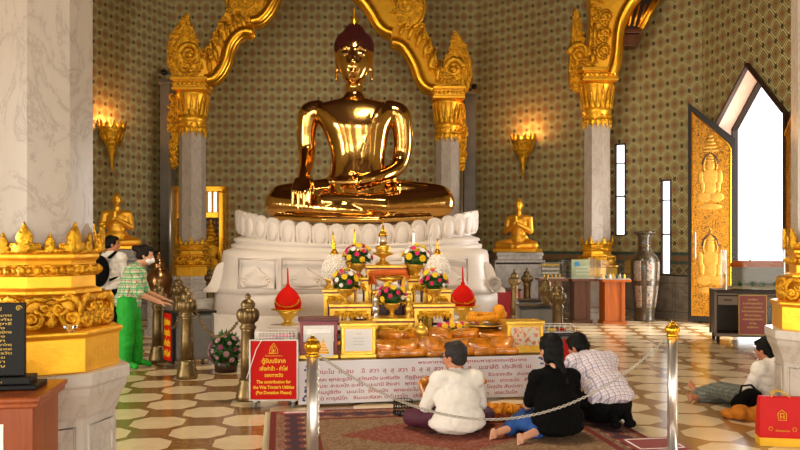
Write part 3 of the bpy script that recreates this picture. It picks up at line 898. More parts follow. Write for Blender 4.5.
r3 = arch('golden bracket rising toward the ceiling corner, with tall flame finial, right side',
  [(612,78),(617,66),(619,52),(620,38),(623,24),(630,10),(640,-2),(650,-14)],
  [(583,78),(585,60),(588,40),(589,20),(588,0),(588,-14)], yR,
  dict(side=-1, inner_segs=[[(613,78),(617,66),(619,52),(620,38),(623,24),(630,10),(640,-2),(650,-14)]],
    outline=[(570,88),(569,70),(570,48),(573,28),(574,8),(578,24),(581,40),(582,54),(579,62),(577,50),(575,60),(577,70),(583,72),(588,64),(590,76),(585,88)], curl=(578,55)),
  (578,80,579,90), [((604,20),.13),((603,36),.13),((602,53),.13)], [((590,70),(590,50)),((592,45),(592,25))], name='golden_bracket')
# timber gable tucked in the ceiling corner
Y = 16.2
root = thing('roof_gable', 'dark carved timber gable with gilt edge in upper corner behind golden bracket', 'gable', W(635,30,Y))
g = G(); g.wprism([W(618,-14,Y),W(664,-14,Y),W(640,28,Y),W(622,28,Y)], Vector((0,.3,0))); P('panel', g, M('carved_timber', '#2b120a', .6, var=.5, vscale=8, bump=1, bscale=12), root, world=True)
g = G(); g.tube([W(666,-14,Y-.05),W(641,29,Y-.05)], .05, 8); g.tube([W(662,-14,Y-.05),W(638,27,Y-.05)], .025, 8)
for k in range(5): g.tube([W(624+k*5,26,Y-.03),W(628+k*6,4,Y-.03)], .025, 6)
P('gilt_edge', g, MATS['smooth_gold'], root, world=True)
g = G(); g.wprism([W(620,28,Y),W(641,28,Y),W(641,33,Y),W(620,33,Y)], Vector((0,.35,0))); g.wprism([W(622,34,Y),W(641,34,Y),W(639,46,Y),W(622,46,Y)], Vector((0,.3,0)))
P('bracket_beam', g, M('beam_brown', '#5d3418', .5, .2, var=.3), root, world=True, bevel=.02)

# ------------------------------------------------------------------ flame sconces
def sconce(px, py0, py1, Y, label):
    c = W(px, py1, Y); h = wz(py0,Y)-wz(py1,Y)
    root = thing('flame_sconce', label, 'wall light', c)
    k = h/1.0
    g = G(); g.lathe([(.004,0),(.02,.05),(.035,.2),(.05,.24),(.04,.26),(.06,.34),(.08,.36),(.07,.38),(.10,.44),(.085,.46),(.12,.50),(.16,.56),(.17,.60),(.15,.62),(.21,.72),(.24,.80),(.25,.83),(.24,.86),(.19,.86),(.12,.7)], n=20)
    for z_ in range(4): pass
    P('cup', g, MATS['carved_gold'], root, rot=None)
    g = G()
    for i in range(12):
        a = 2*PI*i/12; n_ = Vector((math.cos(a),math.sin(a),0)); t = Vector((-n_.y,n_.x,0))
        if t.cross(Vector((0,0,1))).dot(n_) < 0: t = -t
        g.leaf(n_*.235+Vector((0,0,.82)), t, Vector((0,0,1))+n_*.25, .12, .19, .03)
        g.leaf(n_*.17+Vector((0,0,.60)), t, Vector((0,0,1))+n_*.35, .09, .18, .03)
    P('leaf_rim', g, MATS['carved_gold'], root)
    g = G(); g.b2(-.04,.04,.1,.45,.55,.63); P('bracket', g, MATS['smooth_gold'], root)
    for o in root.children: o.scale = (k,)*3
    g = G(); g.ball((0,0,.80*k),(.09*k,.09*k,.10*k)); P('bulb', g, M('bulb_glow', (1,.6,.25), .5, emit=((1,.5,.14),9)), root)
    l = bpy.data.lights.new('sconce_light','POINT'); l.energy = 26; l.color = (1,.50,.16); l.shadow_soft_size = .12
    o = bpy.data.objects.new('sconce_light', l); COL.objects.link(o); o.location = c+Vector((0,.02,.97*k))
sconce(112,121,171,17.3,'golden flame-shaped wall sconce glowing on the left wall, above small praying statue')
sconce(523,134,179,18.1,'golden flame-shaped wall sconce glowing on the right wall, above small praying statue')
# ------------------------------------------------------------------ marble throne
TX, TY = wx(358,13.5), 13.5
def plan(hw, hd, n=96, e=3.4, notch=True):
    out = []
    for i in range(n):
        a = 2*PI*(i+.5)/n; c, s = math.cos(a), math.sin(a)
        r = (abs(c)**e+abs(s)**e)**(-1/e)
        x, y = r*c, r*s
        out.append((x*hw, y*hd))
    return out
def tier(g, prof, hd_k=.72, e=3.4, sag=.0):
    rs = []
    for hw, z, sg in prof:
        rs.append([Vector((x, y, z+sg*((x/2.0)**2))) for x, y in plan(hw, hw*hd_k, e=e)])
    g.rings(rs, sm=True)
root = thing('marble_throne', 'tall tiered white marble throne with lotus rim under the huge seated gold statue', 'throne', (TX,TY,0))
g = G(); tier(g, [(2.46,0,0),(2.46,.20,0),(2.40,.24,0),(2.40,.42,0),(2.36,.45,0)]); P('plinth', g, MATS['white_marble'], root)
g = G(); tier(g, [(2.31,.45,0),(2.30,.72,0),(2.28,.76,0),(2.24,.78,0)]); P('lower_block', g, MATS['white_marble'], root)
g = G(); tier(g, [(2.24,.77,0),(2.20,.86,0),(2.17,1.0,.01),(2.15,1.15,.02),(2.14,1.30,.03),(2.12,1.36,.05),(1.98,1.40,.06)], e=4.5); P('body_block', g, MATS['white_marble'], root)
for sgn in (-1,1):        # raised panels with curling flame relief, and the corner scrolls
    for x0, x1 in ((.35,1.05),(1.15,1.72)):
        g = G(); pts = []
        for x, z in ((x0,.86),(x0,1.28),(x1,1.30),(x1,.86)):
            yy = -2.2*.72*(1-(x/2.16)**4.5)**(1/4.5)-.02; pts.append((sgn*x, yy, z))
        g.tube(pts, .022, 6, closed=True)
        xm = (x0+x1)/2; yy = -2.2*.72*(1-(xm/2.16)**4.5)**(1/4.5)
        g.leaf((sgn*xm, yy, .87), (1,0,0), (0,0,1), (x1-x0)*1.0, .30, .05)
        for s2 in (-1,1): g.scroll((sgn*xm+s2*.17, yy-.01, .96), (s2,0,0), (0,0,1), .08, 1.3, .02, 1, ph=-PI/2)
        P('carved_panel', g, MATS['white_marble'], root)
    g = G(); g.prism([(0,0),(.34,0),(.335,.05),(.28,.09),(.235,.15),(.205,.22),(.18,.30),(.15,.38),(.11,.44),(.05,.47),(0,.47)], (sgn*2.0,-.62,.77), (sgn,0,0), (0,0,1), .5*sgn)
    g.scroll((sgn*2.16,-1.14 if sgn>0 else -.64,.92), (sgn,0,0), (0,0,1), .11, 1.4, .03, 1, ph=-PI/2); g.scroll((sgn*2.16,-.64 if sgn<0 else -1.14,.92), (sgn,0,0), (0,0,1), .11, 1.4, .03, 1, ph=-PI/2)
    P('corner_scroll', g, MATS['white_marble'], root, bevel=.02)
g = G(); tier(g, [(2.02,1.36,.05),(2.07,1.37,.09),(2.07,1.42,.09),(2.02,1.44,.09),(2.00,1.46,.10),(2.03,1.47,.10),(2.03,1.51,.10),(1.92,1.53,.13),(1.88,1.54,.16),(1.90,1.56,.2)], e=2.8); P('neck_moulding', g, MATS['white_marble'], root)
g = G()
pl = plan(1.93, 1.93*.72, 50, 2.6)
for j,(x, y) in enumerate(pl):
    nx, ny = x/(1.93**2), y/((1.93*.72)**2); n_ = Vector((nx,ny,0)).normalized(); t = Vector((-n_.y,n_.x,0))
    zz = 1.60+.27*((x/2.0)**2)
    q = Matrix((t, n_, Vector((0,0,1)))).transposed()
    V_ = Vector((n_.x*.14,n_.y*.14,1)).normalized()
    g.prism([(-.10,-.17),(.10,-.17),(.125,-.05),(.13,.05),(.115,.13),(.07,.18),(0,.20),(-.07,.18),(-.115,.13),(-.13,.05),(-.125,-.05)], Vector((x,y,zz+.03)), -t if (-t).cross(V_).dot(n_)>0 else t, V_, .05)
    g.ball(Vector((x,y,zz+.02))+n_*.05, (.095,.035,.15), 12, 8, rot=q)
P('lotus_petals', g, MATS['white_marble'], root, bevel=.012)
g = G(); tier(g, [(1.88,1.54,.20),(1.90,1.72,.26),(1.80,1.74,.2)], e=2.6); P('seat_slab', g, MATS['white_marble'], root)

# ------------------------------------------------------------------ great seated statue
kk = 13.5/F
BO = Vector((wx(354,13.5), 13.5, 1.86))
def b(px, py, y=0): return Vector((wx(px,13.5)-BO.x, y, wz(py,13.5)-BO.z))
root = thing('seated_golden_statue', 'huge polished gold seated Buddha statue on the white marble throne', 'statue', BO)
g = G()
def be(px, py, y, rx, ry, rz, rot=None): g.ball(b(px,py,y), (rx*kk, ry, rz*kk), 24, 16, rot=rot)
def cr(L, n=5):
    out = []
    for i in range(len(L)-1):
        A_, B_, C_, D_ = L[max(i-1,0)], L[i], L[i+1], L[min(i+2,len(L)-1)]
        for k in range(n):
            t = k/n; out.append(tuple(.5*((2*q1)+(-q0+q2)*t+(2*q0-5*q1+4*q2-q3)*t*t+(-q0+3*q1-3*q2+q3)*t**3) for q0,q1,q2,q3 in zip(A_,B_,C_,D_)))
    return out+[L[-1]]
def column(L, e=2.3, n=40):      # (row, centre col, half width px, half depth, depth offset)
    rs = []
    for py, pc, hw, hd, dy in cr(L):
        c = b(pc, py, dy); ring = []
        for i in range(n):
            a = 2*PI*i/n; c_, s_ = math.cos(a), math.sin(a); r = (abs(c_)**e+abs(s_)**e)**(-1/e); ring.append(c+Vector((r*c_*hw*kk, r*s_*hd, 0)))
        rs.append(ring)
    g.rings(rs)
column([(95,354,9.5,.17,0),(99,354,14,.20,0),(102,354,27,.25,0),(106,354.5,40,.29,0),(112,355,43,.33,0),(120,355.5,39,.36,-.01),(128,356,34.5,.37,-.02),(138,357,31,.35,-.01),(150,358,28,.33,0),(162,358,27,.33,0),(174,358,29,.36,0),(186,358,35,.40,0),(200,358,38,.42,0)])
g.cap(b(354,104),10*kk,b(354,80,-.02),8.6*kk)
def limb(L, n=12):
    L = cr(L, 6); g.tube([b(p[0],p[1],p[2]) for p in L], [p[3]*kk for p in L], 18); g.ball(b(*L[0][:3]), L[0][3]*kk); g.ball(b(*L[-1][:3]), L[-1][3]*kk)
limb([(318,111,0,11),(310,114,0,11.5),(307,124,.01,10.5),(306,138,.04,9.6),(307,152,.02,8.8),(308,164,-.2,7.6),(308,176,-.48,6.4),(308,186,-.66,6.8)])
for i,(dx,l) in enumerate(((-7.6,20),(-2.6,24),(2.6,23),(7.4,19))):
    g.cap(b(308+dx*.8,183,-.70),2.4*kk,b(308+dx,184+l*.5,-.92),2.1*kk,10); g.cap(b(308+dx,184+l*.5,-.92),2.1*kk,b(308+dx*1.05,187+l,-.93),1.6*kk,10)
g.cap(b(314,181,-.6),3*kk,b(318,196,-.80),2.2*kk,10)
limb([(390,111,0,11),(399,115,0,11.5),(402,126,.01,10.5),(403,140,.04,9.8),(402,154,.06,9.2),(398,166,-.02,8.6),(388,175,-.3,7.4),(376,180,-.52,6.6),(360,184,-.64,6.0)])
for i in range(4): g.cap(b(360,181+i*1.5,-.60-.06*i),2.8*kk,b(334,182+i*1.2,-.62-.06*i),2.1*kk,10)
g.cap(b(366,179,-.55),2.8*kk,b(352,176,-.6),2.2*kk,10)
# crossed legs
g.cap(b(335,194,.0),17*kk,b(286,201,-.28),16*kk); g.cap(b(380,194,.0),17*kk,b(436,201,-.28),16*kk)
g.cap(b(283,205,-.34),15*kk,b(345,211,-.74),11*kk); g.cap(b(438,204,-.34),15.5*kk,b(385,208,-.70),12.5*kk); g.cap(b(385,208,-.70),12.5*kk,b(330,204,-.72),9*kk)
g.cap(b(345,211,-.74),11*kk,b(400,216,-.66),8*kk); be(360,214,-.3,80,.5,10)
g.cap(b(400,190,-.55),6*kk,b(425,192,-.40),5*kk)
# robe edge and shoulder sash as low ridges
g.tube([b(384,104,-.2),b(376,118,-.345),b(366,140,-.33),b(362,160,-.315),b(360,176,-.34)], 1.4*kk, 8)
g.tube([b(280,218,-.55),b(330,221,-.95),b(380,221,-.95),b(430,218,-.6)], 3.2*kk, 8)
# head
column([(30,354,6,.10,0),(36,354,13,.2,0),(43,354,16,.26,-.01),(52,354,17,.29,-.01),(60,354,17,.29,-.03),(68,354,16,.28,-.05),(75,354,13.6,.25,-.07),(81,354,10,.19,-.09),(86,354,5,.10,-.10)], 2.1)
g.cap(b(354,53,-.29),1.3*kk,b(354,66,-.37),2.1*kk,10); g.ball(b(351.5,67.5,-.33),1.6*kk); g.ball(b(356.5,67.5,-.33),1.6*kk)
g.cap(b(348,75,-.27),1.4*kk,b(360,75,-.27),1.4*kk,10); g.cap(b(350,77.5,-.27),1.5*kk,b(358,77.5,-.27),1.5*kk,10); be(354,75.5,-.29,3.5,.06,1.8)
for s in (-1,1):
    g.tube([b(354+s*2.5,54,-.30),b(354+s*7,50.5,-.30),b(354+s*12.5,53.5,-.24)], .8*kk, 8)
    be(354+s*7.3,57.5,-.265,4.2,.04,2.2)
    g.cap(b(354+s*17.2,52,.04),2.2*kk,b(354+s*17.6,66,.04),1.5*kk,10); g.cap(b(354+s*17.6,66,.04),1.5*kk,b(354+s*17.8,79,.04),1.8*kk,10)
P('body', blob(g, .017, 5, 'body'), MATS['polished_gold'], root)
g = G()
be(354,47,.03,19,.31,17); be(354,33.5,.05,10,.17,10)
rnd = random.Random(5)
for (cx,cy,cyy,rx,ry,rz,n_) in ((354,47,.03,19,.31,17,420),(354,33.5,.05,10,.17,10,120)):
    for i in range(n_):
        ph = math.acos(1-1.25*(i+.5)/n_); th = i*2.39996
        d = Vector((math.sin(ph)*math.cos(th), math.sin(ph)*math.sin(th), math.cos(ph)))
        g.ball(b(cx,cy,cyy)+Vector((d.x*rx*kk, d.y*ry, d.z*rz*kk)), .022 if n_>200 else .02, 6, 5)
P('curled_hair', g, M('hair_maroon', '#3c0a06', .6, 0, spec=.2), root)
g = G(); g.lathe([(.07,0),(.085,.03),(.06,.07),(.07,.10),(.045,.16),(.03,.24),(.012,.32),(.003,.40)], b(354,24.5,.05)-Vector((0,0,.04)), 12); P('flame_finial', g, MATS['smooth_gold'], root)
g = G()
for s in (-1,1): be(354+s*7.3,58.3,-.285,3.4,.05,1.0)
P('inlaid_eyes', g, M('pearl', '#8a6a3c', .3), root)

# ------------------------------------------------------------------ two kneeling disciples
def disciple(label, px, pyt, pyb, Y, rz, s):
    c = W(px, pyb, Y); root = thing('praying_statue', label, 'statue', c, rz)
    h = wz(pyt,Y)-wz(pyb,Y); k = h/1.06
    g = G()
    def B(c_, r_): g.ball(c_, r_, 16, 12)
    B((0,0,.22),(.20,.15,.16)); B((0,0,.36),(.16,.12,.17)); B((0,0,.52),(.20,.13,.16)); g.cap((-.17,0,.62),.07,(.17,0,.62),.07); g.cap((0,0,.62),.06,(0,-.01,.76),.05)
    B((0,-.01,.87),(.085,.095,.115)); B((0,-.03,.82),(.065,.07,.07)); g.cap((0,-.10,.87),.010,(0,-.12,.84),.016); B((0,.0,.985),(.03,.03,.02))
    for q in (-1,1):
        B((q*.085,0,.86),(.013,.02,.045)); g.cap((q*.21,0,.61),.065,(q*.25,-.04,.38),.055); g.cap((q*.25,-.04,.38),.052,(q*.035,-.22,.52),.035)
        g.cap((q*.014,-.205,.52),.028,(q*.012,-.22,.66),.018); g.cap((q*.10,0,.17),.10,(q*.36,-.18,.12),.085); g.cap((q*.36,-.18,.12),.075,(q*-.05,-.30,.10),.055)
    g.tube([(.13,-.05,.66),(.03,-.11,.50),(-.10,-.09,.34)], .014, 6)
    P('body', blob(g, .014, 3), M('statue_gold', (.90,.46,.04), .42, .75), root)
    g = G(); g.b2(-.42,.42,-.36,.2,0,.06); P('statue_base', g, MATS['gold_leaf'], root, bevel=.01)
    for o in root.children: o.scale = (k*s,k*s,k)
    return root
disciple('golden praying statue on the left, behind the man with the backpack', 117,189,249,16.2,R(10),1.0)
disciple('golden praying statue on the right, under the right wall sconce', 519,195,252,17.0,R(-25),.95)
def stat_ped(label, px0, px1, pyt, Y):
    x0, x1 = wx(px0,Y), wx(px1,Y); zt = wz(pyt,Y); w = x1-x0; root = thing('statue_pedestal', label, 'pedestal', ((x0+x1)/2, Y, 0))
    g = G(); g.box((0,0,.06),(w*1.3,w*.95,.12)); g.box((0,0,.2),(w*1.2,w*.85,.18)); g.box((0,0,zt*.5+.05),(w*1.02,w*.72,zt*.62)); P('pedestal_body', g, MATS['grey_marble'], root, bevel=.012)
    g = G(); g.box((0,0,zt-.30),(w*.96,w*.68,.10)); g.box((0,0,zt-.21),(w,w*.72,.10)); g.box((0,0,zt-.115),(w*.9,w*.64,.09)); g.box((0,0,zt-.04),(w*.94,w*.66,.08)); P('stepped_cap', g, MATS['grey_marble'], root, bevel=.012)
stat_ped('pale marble pedestal under the left praying statue', 95,141,249,16.2)
stat_ped('pale marble pedestal under the right praying statue', 493,542,252,17.0)

# ------------------------------------------------------------------ bollards, posts, chains
BP = [(r_*.84, z_) for r_, z_ in [(.001,0),(.14,0),(.14,.05),(.13,.07),(.13,.10),(.115,.12),(.12,.15),(.10,.17),(.108,.19),(.095,.215),(.088,.45),(.082,.68),(.095,.70),(.098,.72),(.08,.735),(.08,.755),(.108,.77),(.128,.80),(.136,.835),(.128,.87),(.108,.893),(.075,.903),(.082,.92),(.085,.945),(.07,.968),(.045,.982),(.026,.992),(.032,1.005),(.034,1.018),(.02,1.038),(.002,1.055)]]
def bollard():
    root = thing('brass_bollard', '', 'bollard', group=None)
    g = G(); g.lathe([p for p in BP if p[1] <= .22]+[(.001,.22)], n=28); P('base', g, MATS['aged_brass'], root)
    g = G(); g.lathe([(.001,.21)]+[p for p in BP if .21 <= p[1] <= .70]+[(.001,.70)], n=16, rib=(.2,.7,16,.05)); P('post', g, MATS['aged_brass'], root)
    g = G(); g.lathe([(.001,.69)]+[p for p in BP if p[1] >= .69], n=56, rib=(.77,.90,14,.13)); P('lobed_knob', g, MATS['aged_brass'], root)
    return root
b0 = bollard(); BG = 'brass bollards'
spots = [(187,9.1,'brass bollard in front of the red and grey donation cabinet, near the woman in green'),
 (248,7.85,'brass bollard immediately left of the large red donation sign'),
 (158,10.35,'brass bollard directly behind the outstretched arm of the woman in green'),
 (178,12.0,'brass bollard partly hidden behind the one beside the donation cabinet, left side'),
 (210,16.0,'dark brass bollard farthest back, beside the golden doorway'),
 (546,11.9,'brass bollard behind the right gold donation casket, left one of the close pair'),
 (557.5,10.3,'brass bollard behind the right gold donation casket, right and nearer of the close pair'),
 (514.5,14.7,'stout brass bollard right of the marble throne, in front of the right statue pedestal'),
 (527,15.6,'slim distant brass bollard before the right statue pedestal, its head highest of that pair')]
for i,(px,Y,lb) in enumerate(spots):
    o = b0 if i == 0 else dup(b0)
    o.location = (wx(px,Y),Y,0); o['label'] = lb
def post(px, Y, label, zt=.985):
    root = thing('queue_post', label, 'post', (wx(px,Y),Y,0))
    g = G(); g.lathe([(.001,0),(.17,0),(.17,.015),(.10,.035),(.05,.05),(.036,.055),(.001,.055)], n=32); P('base', g, MATS['steel'], root)
    g = G(); g.lathe([(.001,.05),(.036,.05),(.036,zt-.13),(.001,zt-.13)], n=28); P('tube', g, MATS['steel'], root)
    g = G(); t = zt-.13; g.lathe([(.001,t),(.043,t),(.043,t+.015),(.035,t+.02),(.04,t+.035),(.052,t+.055),(.052,t+.075),(.04,t+.095),(.025,t+.10),(.03,t+.108),(.014,t+.118),(.010,t+.125),(.001,t+.13)], n=40, rib=(t+.03,t+.096,10,.15)); P('finial', g, MATS['smooth_gold'], root, label='ribbed gold ball finial')
    return root
post(312.5,4.85,'steel queue post with gold finial in front of the left of the white banner')
post(672.5,5.75,'steel queue post with gold finial standing right of the kneeling couple')
def chain(name, pts, r, wire, mat, label):
    """pts: dense curve; alternate oval links"""
    g = G(); pts = [Vector(p) for p in pts]
    L = [0]
    for a, c in zip(pts, pts[1:]): L.append(L[-1]+(c-a).length)
    n = int(L[-1]/(r*1.55)); j = 0
    for i in range(n):
        s = (i+.5)/n*L[-1]
        while j < len(L)-2 and L[j+1] < s: j += 1
        t = (s-L[j])/(L[j+1]-L[j]); p = pts[j].lerp(pts[j+1], t); d = (pts[j+1]-pts[j]).normalized()
        up = Vector((0,0,1)) if abs(d.z) < .95 else Vector((1,0,0)); x = d.cross(up).normalized(); y = x.cross(d).normalized()
        w = (x+y).normalized() if i % 2 else (x-y).normalized()
        g.tube([p+d*(r*math.cos(a))+w*(r*.62*math.sin(a)) for a in [2*PI*k/8 for k in range(8)]], wire, 5, closed=True)
    return T(P(name, g, mat), label, 'chain')
def sagline(A, B, sag, n=60):
    A, B = Vector(A), Vector(B); return [A.lerp(B, k/n)-Vector((0,0,sag*4*(k/n)*(1-k/n))) for k in range(n+1)]
PA = Vector((wx(312.5,4.85)+.045,4.85,.86)); PB = Vector((wx(672.5,5.75)-.04,5.75,.86))
chain('barrier_chain', sagline(PA, PB, .48), .013, .0034, M('chain_plastic', '#b9b2a6', .4, .4), 'long white link chain drooping between the two steel queue posts')
chain('loose_chain', [Vector((wx(317.5,4.84),4.84,.84-.02*k)) for k in range(24)], .020, .0045, MATS['steel'], 'loose end of chain hanging straight down beside the left steel queue post')
chain('bollard_chain', sagline((wx(187,9.1)+.10,9.1,.77),(wx(248,7.85)-.10,7.85,.77),.22,30), .02, .0055, MATS['aged_brass'], 'thin brass chain sagging between two brass bollards above the floor flowers')
chain('bollard_chain', sagline((wx(158,10.35)+.09,10.3,.76),(wx(187,9.1)-.09,9.15,.76),.25,24), .02, .0055, MATS['aged_brass'], 'thin brass chain behind the woman in green’s hand, between two left bollards')

# ------------------------------------------------------------------ altar
AO = Vector((-.956,7.52,0)); AZ = math.atan2(.44,2.36)
AU = Vector((math.cos(AZ),math.sin(AZ),0)); AN = Vector((-math.sin(AZ),math.cos(AZ),0))
def AL(a, b_, z=0): return AO+AU*a+AN*b_+Vector((0,0,z))
root = thing('altar_table', 'long low wooden altar table under the offerings, behind the white Thai banner', 'table', AO, AZ)
g = G(); g.b2(.02,2.42,.03,2.45,.385,.425); P('tabletop', g, MATS['dark_wood'], root, bevel=.006)
for x, y in ((.08,.1),(2.36,.1),(.08,2.35),(2.36,2.35)):
    g = G(); g.box((x,y,.192),(.08,.08,.386)); P('leg', g, MATS['dark_wood'], root)
g = G(); g.b2(.12,2.32,.08,.11,.24,.385); g.b2(.12,2.32,2.33,2.36,.24,.385); P('apron', g, MATS['dark_wood'], root)
ban = thing('thai_prayer_banner', 'long white banner printed with red Thai prayer text along the altar front', 'banner', AO, AZ)
g = G(); g.b2(0,2.44,0,.012,.02,.425); P('vinyl_sheet', g, MATS['banner_vinyl'], ban)
rows = [(1.70,.385,'พระคาถาบูชา  พระพุทธมหาสุวรรณปฏิมากร',.038,1.1),
 (1.22,.315,'ตั้งนะโม  ๓  จบ    อิ  สวา  สุ  สุ  สวา  อิ  สุ  สุ  สวา  อิ  สวา  สุ    นะชาลีติ  ประสิทธิ  เม',.056,2.15),
 (1.25,.245,'มัสสะ พุทธะรูปัง   สุวัณณัง มะหันตัง   ติฏฐันเตวะ มะนาปัง   ตะโปปะกะตัง   จีวะราภะรัง   ภะเวยยัง',.044,2.2),
 (1.25,.185,'อัญจะ สะระณัง อะหัง   นะมามิ สิระสา   พุทธะกุนัง สุนัง โว   อะหัง สิวัง   ธัมเมนะ   เทวะระโต   สังฆัง',.044,2.2),
 (1.25,.125,'โมเมปูชิตัง   นะมะโต  รัตตะนัง   พุทธะตะโน เหมะรัง   กิตติโส จะตุระงัง   โกสุมัง สัมปะทา  เตเม',.044,2.2),
 (1.15,.065,'นะมิ การุณิโก   ชินะมะหัสสะ ตะโนวาโท   ปะริสุทโธ จะระณะ   โหตุ เมสะทา   เตชะวันโต',.044,2.0)]
for x, z, tx, sz, wd in rows: text(tx, sz, MATS['text_red'], ban, (x,-.001,z-.012), (PI/2,0,0), 'prayer_line', width=wd, bold=.0004)
g = G(); rnd = random.Random(2)
for k in range(16):
    for (x_, z_) in ((.045+rnd.random()*.05, .05+.3*rnd.random()*1.1),): g.ball((x_,-.001,z_), (.012,.0012,.010), 8, 5)
for k in range(7): g.ball((2.36+rnd.random()*.06,-.001,.33+.07*rnd.random()), (.011,.0012,.010), 8, 5)
P('blue_flower_print', g, MATS['text_blue'], ban)
# gilt mouldings on carved altar stands
def altar_stand(label, pxc, pyt, Y, w, zb=.425, d=None, legs=True, name='altar_stand'):
    zt = wz(pyt, Y); h = zt-zb; d = d or w*.75
    root = thing(name, label, 'stand', (wx(pxc,Y),Y,zb), AZ*.6)
    g = G(); g.b2(-w/2,w/2,-d/2,d/2,h-.03,h); g.b2(-w/2+.012,w/2-.012,-d/2+.012,d/2-.012,h-.075,h-.045); P('top', g, MATS['altar_gold'], root, bevel=.004)
    g = G(); g.b2(-w/2+.005,w/2-.005,-d/2+.005,d/2-.005,h-.046,h-.029); P('red_band', g, MATS['red_lacquer'], root)
    g = G(); lw = .045
    g.b2(-w/2+.02,w/2-.02,-d/2+.02,-d/2+.035,h-.135,h-.075)
    for s in (-1,1): g.b2(s*(w/2-.035)-.0075,s*(w/2-.035)+.0075,-d/2+.03,d/2-.03,h-.12,h-.075)
    n = max(4,int(w/.045))
    for k in range(n):
        x = -w/2+.04+(w-.08)*(k+.5)/n; dep = .035+.03*abs(2*(k+.5)/n-1)**2
        g.scroll((x,-d/2+.016,h-.105-dep*.3),(1,0,0),(0,0,1),.016,1.2,.006,1 if k%2 else -1)
        g.leaf((x,-d/2+.018,h-.13),(-1,0,0),(0,0,-1),.03,dep,.008)
    P('carved_apron', g, MATS['carved_gold'], root)
    for sx in (-1,1):
        for sy in (-1,1):
            g = G(); x, y = sx*(w/2-.04), sy*(d/2-.04)
            g.box((x,y,(h-.075)/2),(lw,lw,h-.075)); g.box((x,y,.02),(lw*1.5,lw*1.5,.04)); g.scroll((x-sx*.04,y-.02 if sy<0 else y+.02,h-.14),(-sx,0,0),(0,0,1),.022,1.2,.008,1)
            P('leg', g, MATS['altar_gold'], root, bevel=.004)
    g = G(); g.b2(-w/2+.06,w/2-.06,-d/2+.05,-d/2+.06,.04,.06+.0)
    for s in (-1,1): g.b2(s*(w/2-.07)-.01,s*(w/2-.07)+.01,-d/2+.055,d/2-.055,.0,h-.10)
    g.b2(-w/2+.07,w/2-.07,d/2-.06,d/2-.05,.02,h-.10) if not legs else g.b2(-w/2+.07,w/2-.07,-.01,.01,h*.25,h*.25+.03)
    P('inner_red_frame', g, MATS['dark_red'], root)
    return root, zt
LF = altar_stand('gold carved altar stand with open red-framed legs, front left', 350,303,8.95,.48)
RF = altar_stand('gold carved altar stand with open red-framed legs, front right', 432,303,8.95,.47)
CF = altar_stand('low gold carved altar stand at the front centre', 392,317,8.75,.46,legs=False)
LB = altar_stand('gold altar stand carrying the left woven white cone', 335,289,9.45,.30)
RB = altar_stand('gold altar stand carrying the right woven white cone', 438,289,9.45,.30)
CM = altar_stand('gold altar stand in the centre with a folded orange cloth', 391,290,9.2,.44,legs=False)
LU = altar_stand('tall slim gold altar stand under the upper left bouquet', 359,277,9.55,.25)
RU = altar_stand('tall slim gold altar stand under the upper right bouquet', 417,278,9.55,.25)
CT = altar_stand('topmost gold altar stand holding the crystal lamp', 385,265,9.85,.50)
# extra table for the rearmost stands is the same altar table (it reaches back that far)
def bowl_profile(r, h): return [(.001,0),(r*.62,0),(r*.66,h*.06),(r*.55,h*.12),(r*.28,h*.22),(r*.22,h*.34),(r*.32,h*.40),(r*.28,h*.46),(r*.6,h*.56),(r*.9,h*.74),(r*1.0,h*.93),(r*1.04,h),(r*.9,h*.98),(r*.001,h*.8)]
def blossom(mat):
    g = G()
    for i in range(9):
        a = 2*PI*i/9; q = Matrix.Rotation(a,3,'Z') @ Matrix.Rotation(-.5,3,'Y')
        g.ball(q @ Vector((.016,0,0)), (.014,.008,.005), 6, 4, rot=q)
    g.ball((0,0,.006), .012, 8, 6)
    return g.mesh('blossom')
BL = [blossom(MATS[m]) for m in ('petal_yellow','petal_pink','petal_white')]
for me, m in zip(BL, ('petal_yellow','petal_pink','petal_white')): me.materials.append(MATS[m])
def bouquet(label, px, pyb, Y, zb, r=.155, big=1.0, seed=1, name='flower_bouquet'):
    root = thing(name, label, 'flowers', (wx(px,Y),Y,zb), group=None); rnd = random.Random(seed)
    g = G(); g.lathe(bowl_profile(.085*big,.15*big), n=24); P('gold_bowl', g, MATS['altar_gold'], root)
    g = G(); c = Vector((0,0,.20*big)); g.ball(c, (r*.6,r*.55,r*.5), 14, 8)
    for k in range(230):
        a, t = rnd.random()*2*PI, rnd.random(); e = -.35+1.2*t; d = Vector((math.cos(a)*math.cos(e), math.sin(a)*math.cos(e), math.sin(e)*.9))
        p = c+d*r*.6; q = c+d*r*(.98+.22*rnd.random()*(1 if e<.3 else .3)); s = d.cross(Vector((rnd.random()-.5,rnd.random()-.5,1))).normalized()*r*.10
        v = [g.bm.verts.new(x) for x in (p, (p+q)/2+s, q, (p+q)/2-s)]; g._face(v)
    P('foliage', g, MATS['leaf_green'], root)
    n = 26
    for i in range(n):
        z_ = 1-1.15*(i+.5)/n; th = i*2.39996+seed; rr = math.sqrt(max(0,1-z_*z_)); d = Vector((rr*math.cos(th),rr*math.sin(th),z_))
        k = (0 if i % 3 == 0 else (1 if rnd.random() < .5 else 2))
        o = P('blossom', BL[k], None, root, loc=c+Vector((d.x*r*.98,d.y*r*.98,d.z*r*.95+.01)))
        o.rotation_euler = d.to_track_quat('Z','Y').to_euler(); s = (1.5 if k == 0 else 1.1)*(.85+.3*rnd.random())*r/.155; o.scale = (s,s,s)
    return root
BQ = 'flower bouquets on the altar'
bouquet('pink, yellow and white bouquet in gold bowl, lower left of the five on the altar', 346,303,8.9,LF[1], .155, 1.1, 1)
bouquet('pink, yellow and white bouquet in gold bowl, lower right of the five on the altar', 434,303,8.9,RF[1], .15, 1.1, 2)
bouquet('pink, yellow and white bouquet in gold bowl, lowest centre of the five on the altar', 392,317,8.72,CF[1], .155, 1.05, 3)
